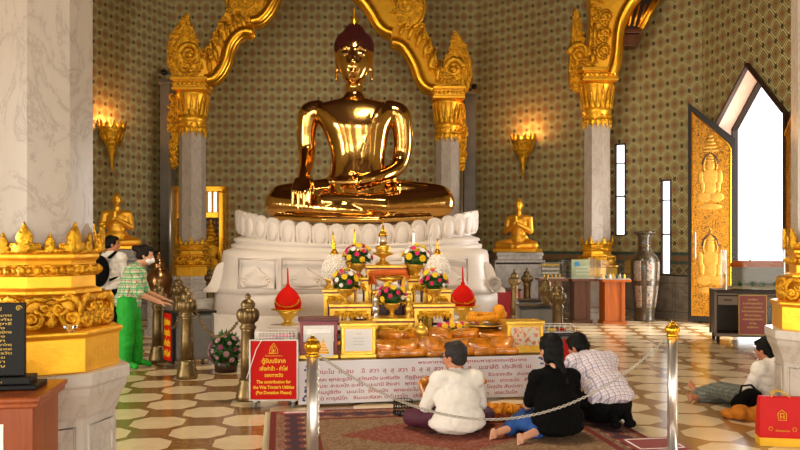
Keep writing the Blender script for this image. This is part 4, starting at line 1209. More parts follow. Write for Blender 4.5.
bouquet('pink, yellow and white bouquet in gold bowl, upper left of the five on the altar', 358,277,9.5,LU[1], .165, 1.1, 4)
bouquet('pink, yellow and white bouquet in gold bowl, upper right of the five on the altar', 416,278,9.5,RU[1], .165, 1.1, 5)
def cone(px, zb, Y, label):
    root = thing('woven_cone', label, 'ornament', (wx(px,Y),Y,zb))
    g = G(); g.lathe([(.001,0),(.09,0),(.09,.02),(.05,.04),(.05,.06),(.11,.10),(.13,.12),(.001,.12)], n=24); P('gold_foot', g, MATS['altar_gold'], root)
    g = G(); pr = [(.001,.11),(.10,.12),(.135,.16),(.147,.21),(.14,.27),(.115,.33),(.08,.38),(.05,.41),(.001,.41)]; g.lathe(pr, n=24); P('egg_core', g, MATS['woven_white'], root)
    g = G()
    for j in range(12):
        z = .13+j*.0235; 
        r = None
        for (r0,z0),(r1,z1) in zip(pr[1:],pr[2:]):
            if z0 <= z <= z1: r = r0+(r1-r0)*(z-z0)/(z1-z0)
        n_ = 22
        for k in range(n_): a = 2*PI*(k+.5*(j%2))/n_; g.ball((r*math.cos(a),r*math.sin(a),z), (.011 if r>.07 else .008), 6, 4)
    P('beadwork', g, MATS['petal_white'], root)
    g = G(); g.lathe([(.05,.40),(.052,.42),(.035,.44),(.02,.47),(.015,.48),(.02,.49),(.012,.51),(.018,.52),(.006,.56),(.002,.61)], n=16); P('gold_tip', g, MATS['smooth_gold'], root)
cone(334.5,LB[1],9.42,'white beaded egg-shaped cone with gold tip, left side of the altar')
cone(437.5,RB[1],9.42,'white beaded egg-shaped cone with gold tip, right side of the altar')
# crystal lamp
root = thing('crystal_lamp', 'gold pedestal lamp with clear crystal cylinder and spire, topmost on the altar', 'lamp', (wx(383,9.8),9.8,CT[1]))
g = G(); g.lathe([(.001,0),(.09,0),(.09,.02),(.04,.05),(.035,.09),(.06,.11),(.13,.135),(.14,.15),(.08,.16),(.09,.19),(.10,.22),(.07,.24),(.001,.24)], n=24); P('gold_stem', g, MATS['altar_gold'], root)
g = G(); g.lathe([(.001,.24),(.05,.24),(.05,.36),(.001,.36)], n=20); P('crystal', g, MATS['glass'], root)
g = G(); g.lathe([(.001,.36),(.06,.36),(.05,.39),(.025,.42),(.03,.43),(.012,.46),(.005,.52),(.002,.58)], n=16); P('spire', g, MATS['smooth_gold'], root)
# spired reliquaries behind
def spire(px, pyt, pyb, Y, label, mat='smooth_gold', s=1):
    zb, zt = wz(pyb,Y), wz(pyt,Y); h = zt-zb; root = thing('spired_reliquary', label, 'reliquary', (wx(px,Y),Y,zb))
    g = G(); g.lathe([(.001,0),(.11*s,0),(.11*s,h*.04),(.07*s,h*.07),(.09*s,h*.12),(.11*s,h*.25),(.10*s,h*.36),(.06*s,h*.44),(.001,h*.44)], n=20); P('bell', g, MATS['carved_gold'], root)
    g = G(); g.lathe([(.001,h*.43),(.03*s,h*.45),(.045*s,h*.52),(.045*s,h*.57),(.02*s,h*.62),(.014*s,h*.68),(.018*s,h*.71),(.012*s,h*.8),(.012*s,h*.9),(.002,h)], n=14); P('spire', g, MATS[mat], root)
for px, pyt, pyb, Y, lb, m in ((333,230,289,9.75,'gold spired reliquary behind the left woven cone','smooth_gold'),(354.5,227,277,9.85,'gold spired reliquary behind the upper left bouquet','smooth_gold'),
    (413.5,228,278,9.85,'gold reliquary with silvery spire behind the upper right bouquet','steel'),(431,232,289,9.75,'gold reliquary with grey spire behind the right woven cone','dull_steel')):
    spire(px,pyt,pyb,Y,lb,m)
    # small stand under each reliquary
    zb = wz(pyb,Y)
    r_ = thing('reliquary_stand', 'plain gold post stand under the '+lb, 'stand', (wx(px,Y),Y,.425)); h = zb-.425
    g = G(); g.box((0,0,h-.015),(.24,.16,.03)); P('top', g, MATS['altar_gold'], r_)
    g = G(); g.box((0,0,(h-.03)/2),(.06,.06,h-.03)); P('post', g, MATS['altar_gold'], r_)
    g = G(); g.box((0,0,.015),(.2,.16,.03)); P('foot', g, MATS['altar_gold'], r_)
# folded orange cloth on a gold tray
Y = 9.1; zt = CM[1]
root = thing('gold_tray', 'footed gold tray carrying the folded orange cloth at altar centre', 'tray', (wx(389,Y),Y,zt))
g = G(); g.lathe([(.001,0),(.10,0),(.10,.02),(.04,.05),(.04,.09),(.12,.12),(.16,.135),(.16,.15),(.001,.14)], n=24); P('tray_body', g, MATS['altar_gold'], root)
g = G()
for k in range(8): g.cap((-.20+.008*k,-.10+.03*k,.02+.006*(k%3)),.028,(.20-.012*k,-.10+.03*k,.03+.006*((k+1)%3)),.028)
for k in range(5): g.cap((-.19,-.08+.035*k,.02),.026,(-.13-.02*k,-.16+.02*k,-.09),.016)
for k in range(5): g.cap((.19,-.08+.035*k,.02),.026,(.23,-.10+.03*k,-.03),.02)
T(P('folded_robe', blob(g,.012,3,'folded_robe'), MATS['orange_cloth'], loc=(wx(388,Y),Y,zt+.175)), 'dark orange folded cloth draped on the central gold tray of the altar', 'cloth')
# silver figurines and small golden pots beside the central stand
for px, py, Y, m, lb in ((376,317,8.95,'steel','small silver vase left of the central bouquet'),(409,317,8.95,'altar_gold','small golden vase right of the central bouquet')):
    zb = CF[1]; root = thing('small_vase', lb, 'vase', (wx(px,8.6),8.6,zb))
    g = G(); g.lathe([(.001,0),(.035,0),(.03,.02),(.015,.04),(.03,.07),(.04,.10),(.03,.13),(.015,.15),(.025,.18),(.001,.18)], n=16); P('vase_body', g, MATS[m], root)
    g = G(); g.lathe([(.001,.175),(.02,.18),(.03,.2),(.01,.23),(.001,.26)], n=12); P('bud_top', g, MATS[m], root)
    root.location = (wx(px,8.62),8.62,zb)
Y = 8.2; root = thing('yellow_pot', 'small round yellow-gold jar standing in front of the right carved stand', 'jar', (wx(421,Y),Y,.425))
g = G(); g.lathe([(.001,0),(.05,0),(.05,.10),(.06,.12),(.045,.15),(.07,.18),(.075,.22),(.055,.26),(.03,.27),(.001,.28)], n=20); P('jar_body', g, MATS['altar_gold'], root)
g = G(); g.lathe([(.001,.27),(.03,.275),(.012,.30),(.001,.32)], n=12); P('jar_lid', g, MATS['altar_gold'], root)
# marigold heap beneath the left stand
g = G(); rnd = random.Random(9)
for k in range(60): a = rnd.random()*6.28; r_ = .12*math.sqrt(rnd.random()); g.ball((r_*math.cos(a)*1.3,r_*math.sin(a)*.7,.02+.04*(1-r_/.12)*rnd.random()+.01),.022,6,5)
single('marigold_heap', g, MATS['marigold'], (wx(351,8.6),8.6,.427), 'small heap of orange marigold heads on altar, behind left white-papered gold casket', 'flowers')
# red drop-shaped offerings on gold stands
def red_drop(px, py0, py1, Y, label):
    zb, zt = wz(py1,Y), wz(py0,Y); h = zt-zb; root = thing('red_cloth_offering', label, 'offering', (wx(px,Y),Y,zb)); k = h/.74
    g = G(); g.lathe([(.001,0),(.085,0),(.085,.02),(.05,.04),(.06,.08),(.10,.12),(.12,.15),(.13,.19),(.001,.19)], n=24); P('gold_stand', g, MATS['altar_gold'], root)
    g = G(); g.lathe([(.001,.18),(.12,.185),(.165,.22),(.178,.28),(.16,.35),(.12,.42),(.065,.475),(.03,.50),(.001,.51)], n=24, sy=.6); P('red_drop', g, MATS['red_cloth'], root)
    g = G(); g.ball((0,0,.515),.028); g.cap((0,0,.53),.014,(-.005,0,.735),.009); P('red_tassel', g, MATS['red_cloth'], root)
    g = G()
    for i in range(24): a = PI*i/23; g.ball((-.15*math.cos(a),-.10,.33-.09*math.sin(a)), .011, 6, 5)
    g.tube([(-.21,0,.205),(-.12,-.13,.20),(.0,-.16,.20),(.12,-.13,.20),(.21,0,.205),(.1,.12,.2),(-.1,.12,.2)], .012, 6, closed=True)
    P('gold_garland', g, MATS['carved_gold'], root)
    for o in root.children: o.scale = (k,k,k)
red_drop(288,268,325,11.2,'red drop-shaped cloth on gold stand, left of the altar on the marble plinth')
red_drop(463,267,321,11.2,'red drop-shaped cloth on gold stand, right of the altar on the marble plinth')
for px, py, lb in ((288,325,'left'),(463,321,'right')):
    Y = 11.2; zb = wz(py,Y); r_ = thing('offering_plinth', 'low white plinth under the red drop-shaped offering, %s of the altar' % lb, 'plinth', (wx(px,Y),Y,0))
    g = G(); g.box((0,0,zb/2),(.5,.36,zb)); P('plinth_block', g, MATS['white_marble'], r_, bevel=.01)
# caskets / donation boxes on the altar
def casket(label, px0, px1, py0, py1, Y, frame, face, cap_m, foot=True):
    w = wx(px1,Y)-wx(px0,Y); h = wz(py0,Y)-.425; root = thing('altar_donation_box', label, 'donation box', (wx((px0+px1)/2,Y),Y,.425), AZ*.6); d = .26
    g = G(); g.b2(-w/2+.01,w/2-.01,-d/2+.012,d/2,.03,h-.02); P('body', g, MATS[frame], root)
    g = G(); f = .028
    for a in ((-w/2+.01,-w/2+.01+f,.03,h-.02),(w/2-.01-f,w/2-.01,.03,h-.02),(-w/2+.01,w/2-.01,.03,.03+f),(-w/2+.01,w/2-.01,h-.02-f,h-.02)): g.b2(a[0],a[1],-d/2-.004,-d/2+.012,a[2],a[3])
    P('front_frame', g, MATS[frame], root, bevel=.004)
    g = G(); g.b2(-w/2-.008,w/2+.008,-d/2-.012,d/2+.01,h-.025,h); g.b2(-w/2,w/2,-d/2-.004,d/2,h-.04,h-.024); P('lid', g, MATS[cap_m], root, bevel=.004)
    g = G(); g.b2(-w/2,w/2,-d/2-.01,d/2,0,.035); P('foot_moulding', g, MATS['altar_gold'], root, bevel=.004)
    return root, w, h, d
r_, w, h, d = casket('maroon lacquer box with white notice card, leftmost on the altar', 299,338,317,363,7.85,'red_lacquer','paper','dark_red')
g = G(); g.b2(-w/2+.045,w/2-.045,-d/2-.006,-d/2+.002,h*.42,h-.07); P('white_panel', g, MATS['paper'], r_)
g = G(); g.b2(-w/2+.07,w/2-.07,-d/2-.008,-d/2-.005,h-.16,h-.10); P('slot_plate', g, MATS['dull_steel'], r_)
g = G(); g.b2(-.07,.12,-d/2-.03,-d/2-.025,.02,.24); o = T(P('temple_card', g, MATS['paper'], loc=Vector(r_.location)+Vector((.02,0,.0)), rot=(0,0,AZ*.6)), 'white card with a golden spire picture leaning on the maroon box', 'card')
g = G()
for i,(w_,z_) in enumerate(((.055,.05),(.045,.075),(.032,.10),(.02,.125),(.012,.15))): g.b2(.025-w_,.025+w_,-d/2-.032,-d/2-.030,z_,z_+.02)
g.prism([(.015,.168),(.035,.168),(.025,.21)], (0,-d/2-.032,0), (1,0,0), (0,0,1), -.002); P('spire_print', g, MATS['gold_paint'], o)
r_, w, h, d = casket('gold-framed box with plain white paper front, second from left on the altar', 340,375.5,322,358,7.9,'altar_gold','paper','altar_gold')
g = G(); g.b2(-w/2+.045,w/2-.045,-d/2-.002,-d/2+.006,.065,h-.055); P('paper_front', g, MATS['paper'], r_)
text('บริจาค', .02, MATS['text_gold'], r_, (0,-d/2-.004,h*.68), (PI/2,0,0))
for k in range(3): text('ทำบุญตามกำลังศรัทธา', .012, M('text_grey','#9a98a0',.6), r_, (0,-d/2-.004,h*.56-.03*k), (PI/2,0,0))
r_, w, h, d = casket('gold-framed box with colourful picture front, right end of the altar', 503,541,320,352,8.25,'altar_gold','paper','altar_gold')
g = G(); g.b2(-w/2+.05,w/2-.05,-d/2-.002,-d/2+.006,.075,h-.06)
def f_pic(nt, b_):
    x, y, z, vec = coords(nt); n = noise(nt, vec, 24, 3, .5, .5)
    nt.link(ramp(nt, n, [(.35, hexc('#c8d8d0')), (.48, hexc('#e8d8b8')), (.56, hexc('#e8a070')), (.66, hexc('#c86a5c')), (.74, hexc('#7fae7a'))]), b_.inputs['Base Color'])
P('picture_front', g, M('picture_print', rough=.4, fn=f_pic), r_)
# wrapped orange robe parcels
def parcel(w, d, h, seed):
    g = G(); rnd = random.Random(seed); rs = []
    for t, k in ((0,.93),(.15,.99),(.5,1.0),(.85,.98),(1,.90),(1.06,.6)):
        ring = []
        for i in range(24):
            a = 2*PI*(i+.5)/24; c, s = math.cos(a), math.sin(a); r = (abs(c)**8+abs(s)**8)**(-.125)
            ring.append(Vector((r*c*w/2*k*(1+.03*rnd.uniform(-1,1)), r*s*d/2*k*(1+.03*rnd.uniform(-1,1)), t*h*(1+.05*math.sin(a*2+seed)))))
        rs.append(ring)
    return g.rings(rs)
PM = []
for i in range(5):
    me = parcel(.255+.025*(i%3), .20, .062+.008*(i%2), i).mesh('robe_parcel'); me.materials.append(MATS['plastic_wrap']); PM.append(me)
def P_me(name, me): 
    o = bpy.data.objects.new(name, me); COL.objects.link(o); return o
rows = [(7.72,.427,[388,411,437,460,483,505],8,'front row'),(7.80,.49,[382,404,430,455,478,500],-22,'second layer'),(8.07,.48,[398,424,450,472,492,510],24,'row behind the front'),(8.15,.555,[392,414,440,466,488],-30,'top layer')]
i = 0
places = ['leftmost','second from the left','third from the left','fourth from the left','fifth from the left','rightmost']
for Y0, z, pxs, rot, nm in rows:
    for j, px in enumerate(pxs):
        # the pile follows the slanting table edge
        a = (wx(px,Y0)-AO.x)/AU.x; Y = Y0+.0+a*AU.y*.9
        o = P_me('robe_parcel', PM[i%5]); o.location = (wx(px,Y),Y,z+.004*(j%2)); o.rotation_euler = (R(0 if z<.45 else (10+9*(j%3))), R(5)*(-1)**j*(0 if z<.45 else 1), R(rot+17*(-1)**j*(j%3)*.5)+AZ)
        T(o, 'plastic-wrapped orange robe parcel, %s, %s of pile' % (places[j] if j < len(pxs)-1 else 'rightmost', nm), 'parcel', 'wrapped orange robe parcels'); i += 1
# flowers and garlands at right end
g = G(); rnd = random.Random(4)
for k in range(46):
    t = k/45; a = t*2*PI*1.6; g.ball((.17*math.cos(a)*(1-.2*t),.10*math.sin(a),.03+.07*t+.015*rnd.random()),.034,8,6)
g.ball((.16,0,.15),.065,10,8); g.ball((.19,.02,.10),.06,10,8)
single('marigold_garland', g, MATS['marigold'], (wx(484,8.6),8.6,.665), 'coiled orange marigold garland on the tray left of the picture-fronted gold box', 'garland')
root = thing('offering_tray', 'dark wooden footed tray under the orange marigold garland at right of altar', 'tray', (wx(485,8.6),8.6,.425))
g = G(); g.lathe([(.001,0),(.14,0),(.14,.03),(.07,.06),(.06,.14),(.12,.19),(.20,.235),(.21,.24),(.001,.23)], n=24); P('tray_dish', g, MATS['dark_wood'], root)
g = G(); g.tube([(.21*math.cos(a),.21*math.sin(a),.24) for a in [2*PI*i/24 for i in range(24)]], .006, 6, closed=True); P('rim', g, MATS['altar_gold'], root)
for i in range(20):
    k = (1,2,0)[i%3]; a = i/19
    px = 440+46*a; Y = 8.75+.06*math.sin(i*2.1)
    if i == 0:
        fl = thing('flower_garland', 'string of pink and white flower heads lying behind the robe parcels', 'garland', (wx(462,8.78),8.78,.541))
        g = G(); g.tube([(wx(440+46*t,8.78)-wx(462,8.78),.02*math.sin(t*20),.05) for t in [q/20 for q in range(21)]], .03, 8); P('leafy_cord', g, MATS['leaf_green'], fl)
    o = P('blossom', BL[k], None, fl, loc=(wx(px,Y)-wx(462,8.78),Y-8.78-.02,.09+.01*(i%2))); o.scale = (1.5,)*3; o.rotation_euler = (R(50),0,0)

root = thing('offering_riser', 'low dark wooden riser behind the robe parcels under the flower garland', 'riser', (wx(461,8.82),8.82,.425), AZ*.3)
g = G(); g.b2(-.20,.20,-.10,.10,.09,.115); P('riser_top', g, MATS['dark_wood'], root, bevel=.004)
g = G(); g.b2(-.19,-.16,-.09,.09,0,.09); g.b2(.16,.19,-.09,.09,0,.09); P('riser_legs', g, MATS['dark_wood'], root)
# ------------------------------------------------------------------ floor items around the altar
RO = AL(-.26,-.22); RO.z = 0; RA = R(8.5)
root = thing('patterned_rug', 'large worn red, navy and beige patterned rug under the kneeling people', 'rug', RO, RA)
g = G(); g.b2(0,2.95,-3.1,0,0,.012); P('pile', g, MATS['rug_wool'], root)
g = G()
for k in range(150):
    y = -.01-k*.0205; g.tube([(2.95,y,.006),(3.0,y+.005*math.sin(k),.004)], .005, 4)
P('fringe', g, M('fringe', '#b8a888', .9), root)
g = G()
for k in range(150):
    y = -.01-k*.0205; g.tube([(0,y,.006),(-.05,y-.006*math.sin(k),.004)], .005, 4)
P('fringe', g, M('fringe', '#b8a888', .9), root)
def mat_sign(label, px0, py0, w, d, rz):
    Y = 1240/(py0-242); root = thing('floor_mat_sign', label, 'mat', (wx(px0,Y),Y,.0125), rz)
    g = G(); g.b2(0,w,-d,0,0,.006); P('red_sheet', g, M('mat_red', '#8a2a26', .5), root)
    g = G(); b_ = .014; g.b2(.03,w-.03,-.03-b_,-.03,.006,.0075); g.b2(.03,w-.03,-d+.03,-d+.03+b_,.006,.0075); g.b2(.03,.03+b_,-d+.03,-.03,.006,.0075); g.b2(w-.03-b_,w-.03,-d+.03,-.03,.006,.0075)
    P('white_border', g, MATS['paper'], root)
mat_sign('red mat with white border lying on the rug corner near the right steel post', 618,441,.42,.36,RA)
mat_sign('small red and white mat on the rug behind the left steel post', 280,413.5,.42,.11,RA)
# black wire basket
Y = 7.15; root = thing('wire_basket', 'small black wire basket on the rug before the banner, left of the woman in white', 'basket', (wx(403,Y),Y,.0125))
g = G()
for z in (.01,.04,.07,.10,.125): g.tube([(.085*math.cos(a),.085*math.sin(a),z) for a in [2*PI*i/20 for i in range(20)]], .004, 5, closed=True)
for i in range(20): a = 2*PI*i/20; g.tube([(.085*math.cos(a),.085*math.sin(a),.0),(.085*math.cos(a+.2),.085*math.sin(a+.2),.125)], .003, 4)
P('wire_mesh', g, MATS['black_metal'], root)
g = G(); g.lathe([(.001,0),(.08,0),(.08,.01),(.001,.01)], n=20); P('bottom', g, MATS['black_metal'], root)
# garland tray on the rug
Y = 7.0; root = thing('floor_tray', 'low wooden tray on the rug between the woman in white and the woman in black', 'tray', (wx(508,Y),Y,.0125), AZ)
g = G(); g.b2(-.25,.25,-.16,.16,0,.035); P('tray_base', g, MATS['orange_wood'], root, bevel=.005)
g = G(); g.b2(-.26,.26,-.17,-.15,0,.055); g.b2(-.26,.26,.15,.17,0,.055); g.b2(-.26,-.24,-.17,.17,0,.055); g.b2(.24,.26,-.17,.17,0,.055); P('rim', g, MATS['orange_wood'], root, bevel=.004)
g = G(); rnd = random.Random(8)
for k in range(70): a = k*.41; r_ = .06+.10*rnd.random(); g.ball((r_*1.2*math.cos(a),r_*.75*math.sin(a),.02+.05*rnd.random()),.024,6,5)
single('marigold_garland', g, MATS['marigold'], (wx(503,Y),Y,.05), 'heap of orange marigold garland on the low floor tray between the worshippers', 'garland')

# ------------------------------------------------------------------ red donation sign cabinet (left of altar)
def caster(root, x, y):
    c = P('caster', G().b2(x-.02,x+.02,y-.02,y+.02,.055,.075), MATS['dull_steel'], root)
    g = G(); g.lathe([(.001,-.014),(.03,-.014),(.03,.014),(.001,.014)], (x,y,.03), 16, axis=Matrix.Rotation(PI/2,3,'Y')); P('wheel', g, M('wheel_grey','#77736e',.5), c)
Y = 7.47; x0, x1 = wx(249.5,Y), wx(298.5,Y); w = x1-x0
root = thing('donation_cabinet', 'steel donation cabinet with big red Thai and English sign, left of the altar', 'donation box', ((x0+x1)/2,Y,0), R(2))
g = G(); g.b2(-w/2,w/2-.06,.0,.26,.07,.60); P('steel_body', g, MATS['dull_steel'], root, bevel=.006)
g = G(); t = .016; zt = .645
for a in ((-w/2,-w/2+t,.07,zt),(w/2-t,w/2,.07,zt),(-w/2,w/2,.07,.07+t),(-w/2,w/2,zt-t,zt)): g.b2(a[0],a[1],-.03,0,a[2],a[3])
P('sign_frame', g, MATS['dull_steel'], root, bevel=.003)
g = G(); g.b2(-w/2+t,w/2-t,-.024,-.004,.07+t,zt-t); pn = P('red_panel', g, MATS['sign_red'], root)
for tx, z, sz, wd in (('ตู้รับบริจาค',.425,.055,.22),('เพื่อค่าน้ำ - ค่าไฟ',.355,.05,.26),('ของทางวัด',.295,.045,.17),('The contribution for',.235,.042,.32),('the Wat Trimitr\'s Utilities',.185,.042,.38),('(Put Donation Please)',.135,.042,.33)):
    text(tx, sz, MATS['sign_yellow'], pn, (0,-.0255,z), (PI/2,0,0), 'sign_lettering', width=wd, bold=.0012)
text('วัดไตรมิตรวิทยาราม', .018, MATS['sign_yellow'], pn, (0,-.0255,.515-.03), (PI/2,0,0), 'sign_lettering', width=.16)
g = G()
for s in (-1,1): g.tube([(s*.035,-.026,.515),(s*.036,-.026,.55),(s*.02,-.026,.58),(0,-.026,.61)], .003, 5); g.tube([(s*.015,-.026,.515),(s*.015,-.026,.56),(0,-.026,.585)], .003, 5)
g.tube([(-.045,-.026,.515),(.045,-.026,.515)], .004, 5); g.cap((0,-.026,.53),.008,(0,-.026,.55),.005,8); P('temple_emblem', g, MATS['sign_yellow'], pn)
for x, y in ((-w/2+.05,.02),(w/2-.05,.02),(-w/2+.05,.25),(w/2-.10,.22)): caster(root, x, y)
tr = thing('wire_tray', 'white wire tray of pink envelopes on top of the red-signed donation cabinet', 'tray', ((x0+x1)/2,Y+.17,.601), R(2))
g = G()
for z in (.005,.05,.10):
    g.tube([(-.19,-.13,z),(.19,-.13,z),(.19,.13,z),(-.19,.13,z)], .004, 5, closed=True)
for k in range(13):
    x = -.19+.38*k/12
    for y in (-.13,.13): g.tube([(x,y,.0),(x,y,.10)], .0028, 4)
for k in range(9):
    y = -.13+.26*k/8; g.tube([(-.19,y,.1),(-.19,y,.005),(.19,y,.005),(.19,y,.1)], .0028, 4)
P('wire_sides', g, MATS['white_paint'], tr)
for k in range(6):
    o = single('donation_envelope', G().b2(-.08,.08,-.05,.05,0,.006), M('pink_paper','#e59ab8',.7), Vector(tr.location)+Vector((-.08+.032*k,.0+.015*(-1)**k,.012+.009*k)), 'pink paper envelope stacked in the white wire tray', 'envelope', 'pink envelopes in the wire tray', rz=R(7*(-1)**k))
root2 = thing('string_of_pen', 'thin white cord hanging down the left of the red donation sign', 'cord', (x0,Y,0))
g = G(); g.tube([(.12,-.035,.64),(.07,-.04,.55),(.02,-.04,.40),(-.02,-.04,.28)], .004, 5); P('cord', g, MATS['white_paint'], root2)
root2.name = 'pen_cord'
# cabinet the woman in green uses
Y = 9.9; root = thing('donation_cabinet', 'grey round-cornered donation cabinet with narrow red Thai sign beside the woman in green', 'donation box', (wx(188,Y),Y+.15,0), R(35))
g = G(); g.b2(-.26,.26,-.16,.16,.08,.66); P('grey_body', g, MATS['grey_paint'], root, bevel=.05)
g = G(); g.b2(-.30,-.27,-.17,.17,.06,.70); g.b2(-.27,-.255,-.15,.15,.08,.68); P('black_frame', g, MATS['black_metal'], root, bevel=.006)
g = G(); g.b2(-.306,-.30,-.14,.14,.09,.67); pn = P('red_panel', g, MATS['sign_red'], root)
for k, tx in enumerate(('ตู้รับบริจาค','บำรุงวัด','ค่าน้ำ','ค่าไฟ')): text(tx, .10, MATS['sign_yellow'], pn, (-.308,0,.53-.13*k), (PI/2,0,-PI/2), 'sign_lettering', width=.22, bold=.003)
g = G(); g.b2(-.29,.27,-.17,.17,.66,.69); g.b2(-.06,.06,-.01,.01,.69,.70); P('lid', g, MATS['black_metal'], root, bevel=.01)
for x, y in ((-.2,-.12),(.2,-.12),(-.2,.12),(.2,.12)): caster(root, x, y)
# further plain cabinets right of the throne
def plaincab(label, px0, px1, pyt, Y, d=.35, red=False):
    w = wx(px1,Y)-wx(px0,Y); zt = wz(pyt,Y); root = thing('donation_cabinet', label, 'donation box', (wx((px0+px1)/2,Y),Y+d/2,0))
    g = G(); g.b2(-w/2,w/2,-d/2,d/2,.08,zt-.03); P('grey_body', g, MATS['grey_paint'], root, bevel=.02)
    g = G(); g.b2(-w/2-.015,w/2+.015,-d/2-.015,d/2+.015,zt-.03,zt); P('lid', g, MATS['black_metal'], root, bevel=.008)
    if red: g = G(); g.b2(-w/2+.02,w/2-.02,-d/2-.008,-d/2,.12,zt-.06); P('red_panel', g, MATS['sign_red'], root)
    for x, y in ((-w/2+.06,-d/2+.05),(w/2-.06,-d/2+.05),(-w/2+.06,d/2-.05),(w/2-.06,d/2-.05)): caster(root, x, y)
plaincab('dark grey low cabinet right of the marble throne, farther of the two', 519,542,300,12.6)
plaincab('dark grey low cabinet in front of the farther grey cabinet, right of the throne', 520,553,306,10.9)
plaincab('grey cabinet with red front panel behind the woman in black, holding a clear tray', 541,574,333,7.9+.55, .30, True)
Y = 8.6; tr = thing('clear_tray', 'clear plastic tray on the red-panelled cabinet behind the woman in black', 'tray', (wx(557,Y),Y,wz(333,8.45)+.001))
g = G()
for z in (.004,.07): g.tube([(-.17,-.12,z),(.17,-.12,z),(.17,.12,z),(-.17,.12,z)], .005, 5, closed=True)
for k in range(7): x = -.17+.34*k/6; g.tube([(x,-.12,.07),(x,-.12,.004),(x,.12,.004),(x,.12,.07)], .003, 4)
P('tray_wires', g, MATS['white_paint'], tr)
g = G(); g.b2(-.165,.165,-.115,.115,.004,.008); P('tray_floor', g, MATS['acrylic'], tr)
for dx, c, lb in ((-.06,'petal_yellow','yellow'),(.05,'sign_red','red')):
    single('lighter', G().box((0,0,.012),(.09,.03,.02)), MATS[c], (wx(557,Y)+dx,Y,wz(333,8.45)+.0095), 'small %s packet lying in the clear plastic tray' % lb, 'packet', rz=dx*6).name = 'small_packet'
# red low box behind, far right of throne
root = thing('red_chest', 'small dark red chest just right of the marble throne', 'chest', (wx(506,15.4),15.4,0))
g = G(); g.box((0,0,.32),(.5,.4,.60)); P('chest_body', g, MATS['red_lacquer'], root, bevel=.01)
g = G(); g.box((0,0,.64),(.54,.44,.04)); P('chest_lid', g, MATS['dark_wood'], root, bevel=.008)
# white bins by throne's left foot
root = thing('white_bin', 'plain white cylindrical bin behind the brass bollards, left of the throne', 'bin', (-3.64,15.0,0))
g = G(); g.lathe([(.001,0),(.17,0),(.19,.42),(.19,.46),(.17,.46),(.001,.44)], n=28); P('bin_body', g, MATS['white_paint'], root)
g = G(); g.lathe([(.19,.45),(.2,.46),(.2,.48),(.17,.49),(.001,.49)], n=28); P('bin_lid', g, MATS['white_paint'], root)
for m_, c_ in (('dusty_pink','#b58a92'),('deep_pink','#8a3a5a')):
    me = blossom(None); me.materials.append(M(m_, c_, .7, var=.15)); BL.append(me)
# flower arrangement on floor
Y = 9.6; root = thing('floor_flower_arrangement', 'large arrangement of white and pink flowers on the floor behind the red-signed cabinet', 'flowers', (wx(226,Y),Y,0)); rnd = random.Random(12)
g = G(); g.lathe([(.001,0),(.13,0),(.15,.16),(.001,.16)], n=20); P('pot', g, MATS['dark_wood'], root)
g = G(); c = Vector((0,0,.24)); g.ball(c,(.14,.13,.16),12,8)
for k in range(300):
    a, e = rnd.random()*2*PI, -.8+2.2*rnd.random(); d = Vector((math.cos(a)*math.cos(e), math.sin(a)*math.cos(e), math.sin(e)*1.1))
    p = c+d*.1; q = c+d*(.18+.08*rnd.random()); q.z = max(q.z,.01); s = d.cross(Vector((rnd.random()-.5,rnd.random()-.5,1))).normalized()*.022
    g._face([g.bm.verts.new(x) for x in (p,(p+q)/2+s,q,(p+q)/2-s)])
P('foliage', g, MATS['leaf_green'], root)
for i in range(34):
    z_ = 1-1.5*(i+.5)/34; th = i*2.39996; rr = math.sqrt(max(0,1-z_*z_)); d = Vector((rr*math.cos(th),rr*math.sin(th),z_))
    o = P('blossom', BL[3 if i%3 else 4], None, root, loc=c+Vector((d.x*.19,d.y*.18,d.z*.2))); o.rotation_euler = d.to_track_quat('Z','Y').to_euler(); o.scale = (1.1+.4*(i%2),)*3
# bronze bell-shaped urn behind woman in green
Y = 13.4; root = thing('bronze_urn', 'shiny brown bronze urn on a stand behind the woman in green', 'urn', (wx(159,Y),Y,0))
g = G(); g.lathe([(.001,0),(.26,0),(.26,.08),(.2,.12),(.2,.58),(.25,.62),(.001,.63)], n=8, sm=False); P('stone_stand', g, MATS['grey_marble'], root)
g = G(); g.lathe([(.001,.62),(.20,.62),(.22,.66),(.16,.70),(.20,.80),(.22,.90),(.20,1.0),(.14,1.08),(.10,1.14),(.12,1.17),(.08,1.22),(.04,1.28),(.05,1.31),(.01,1.38),(.001,1.40)], n=28); P('urn_body', g, MATS['bronze'], root)

M('stand_wood', rough=.35, fn=wood(hexc('#9a4a10'), hexc('#b85e18')))
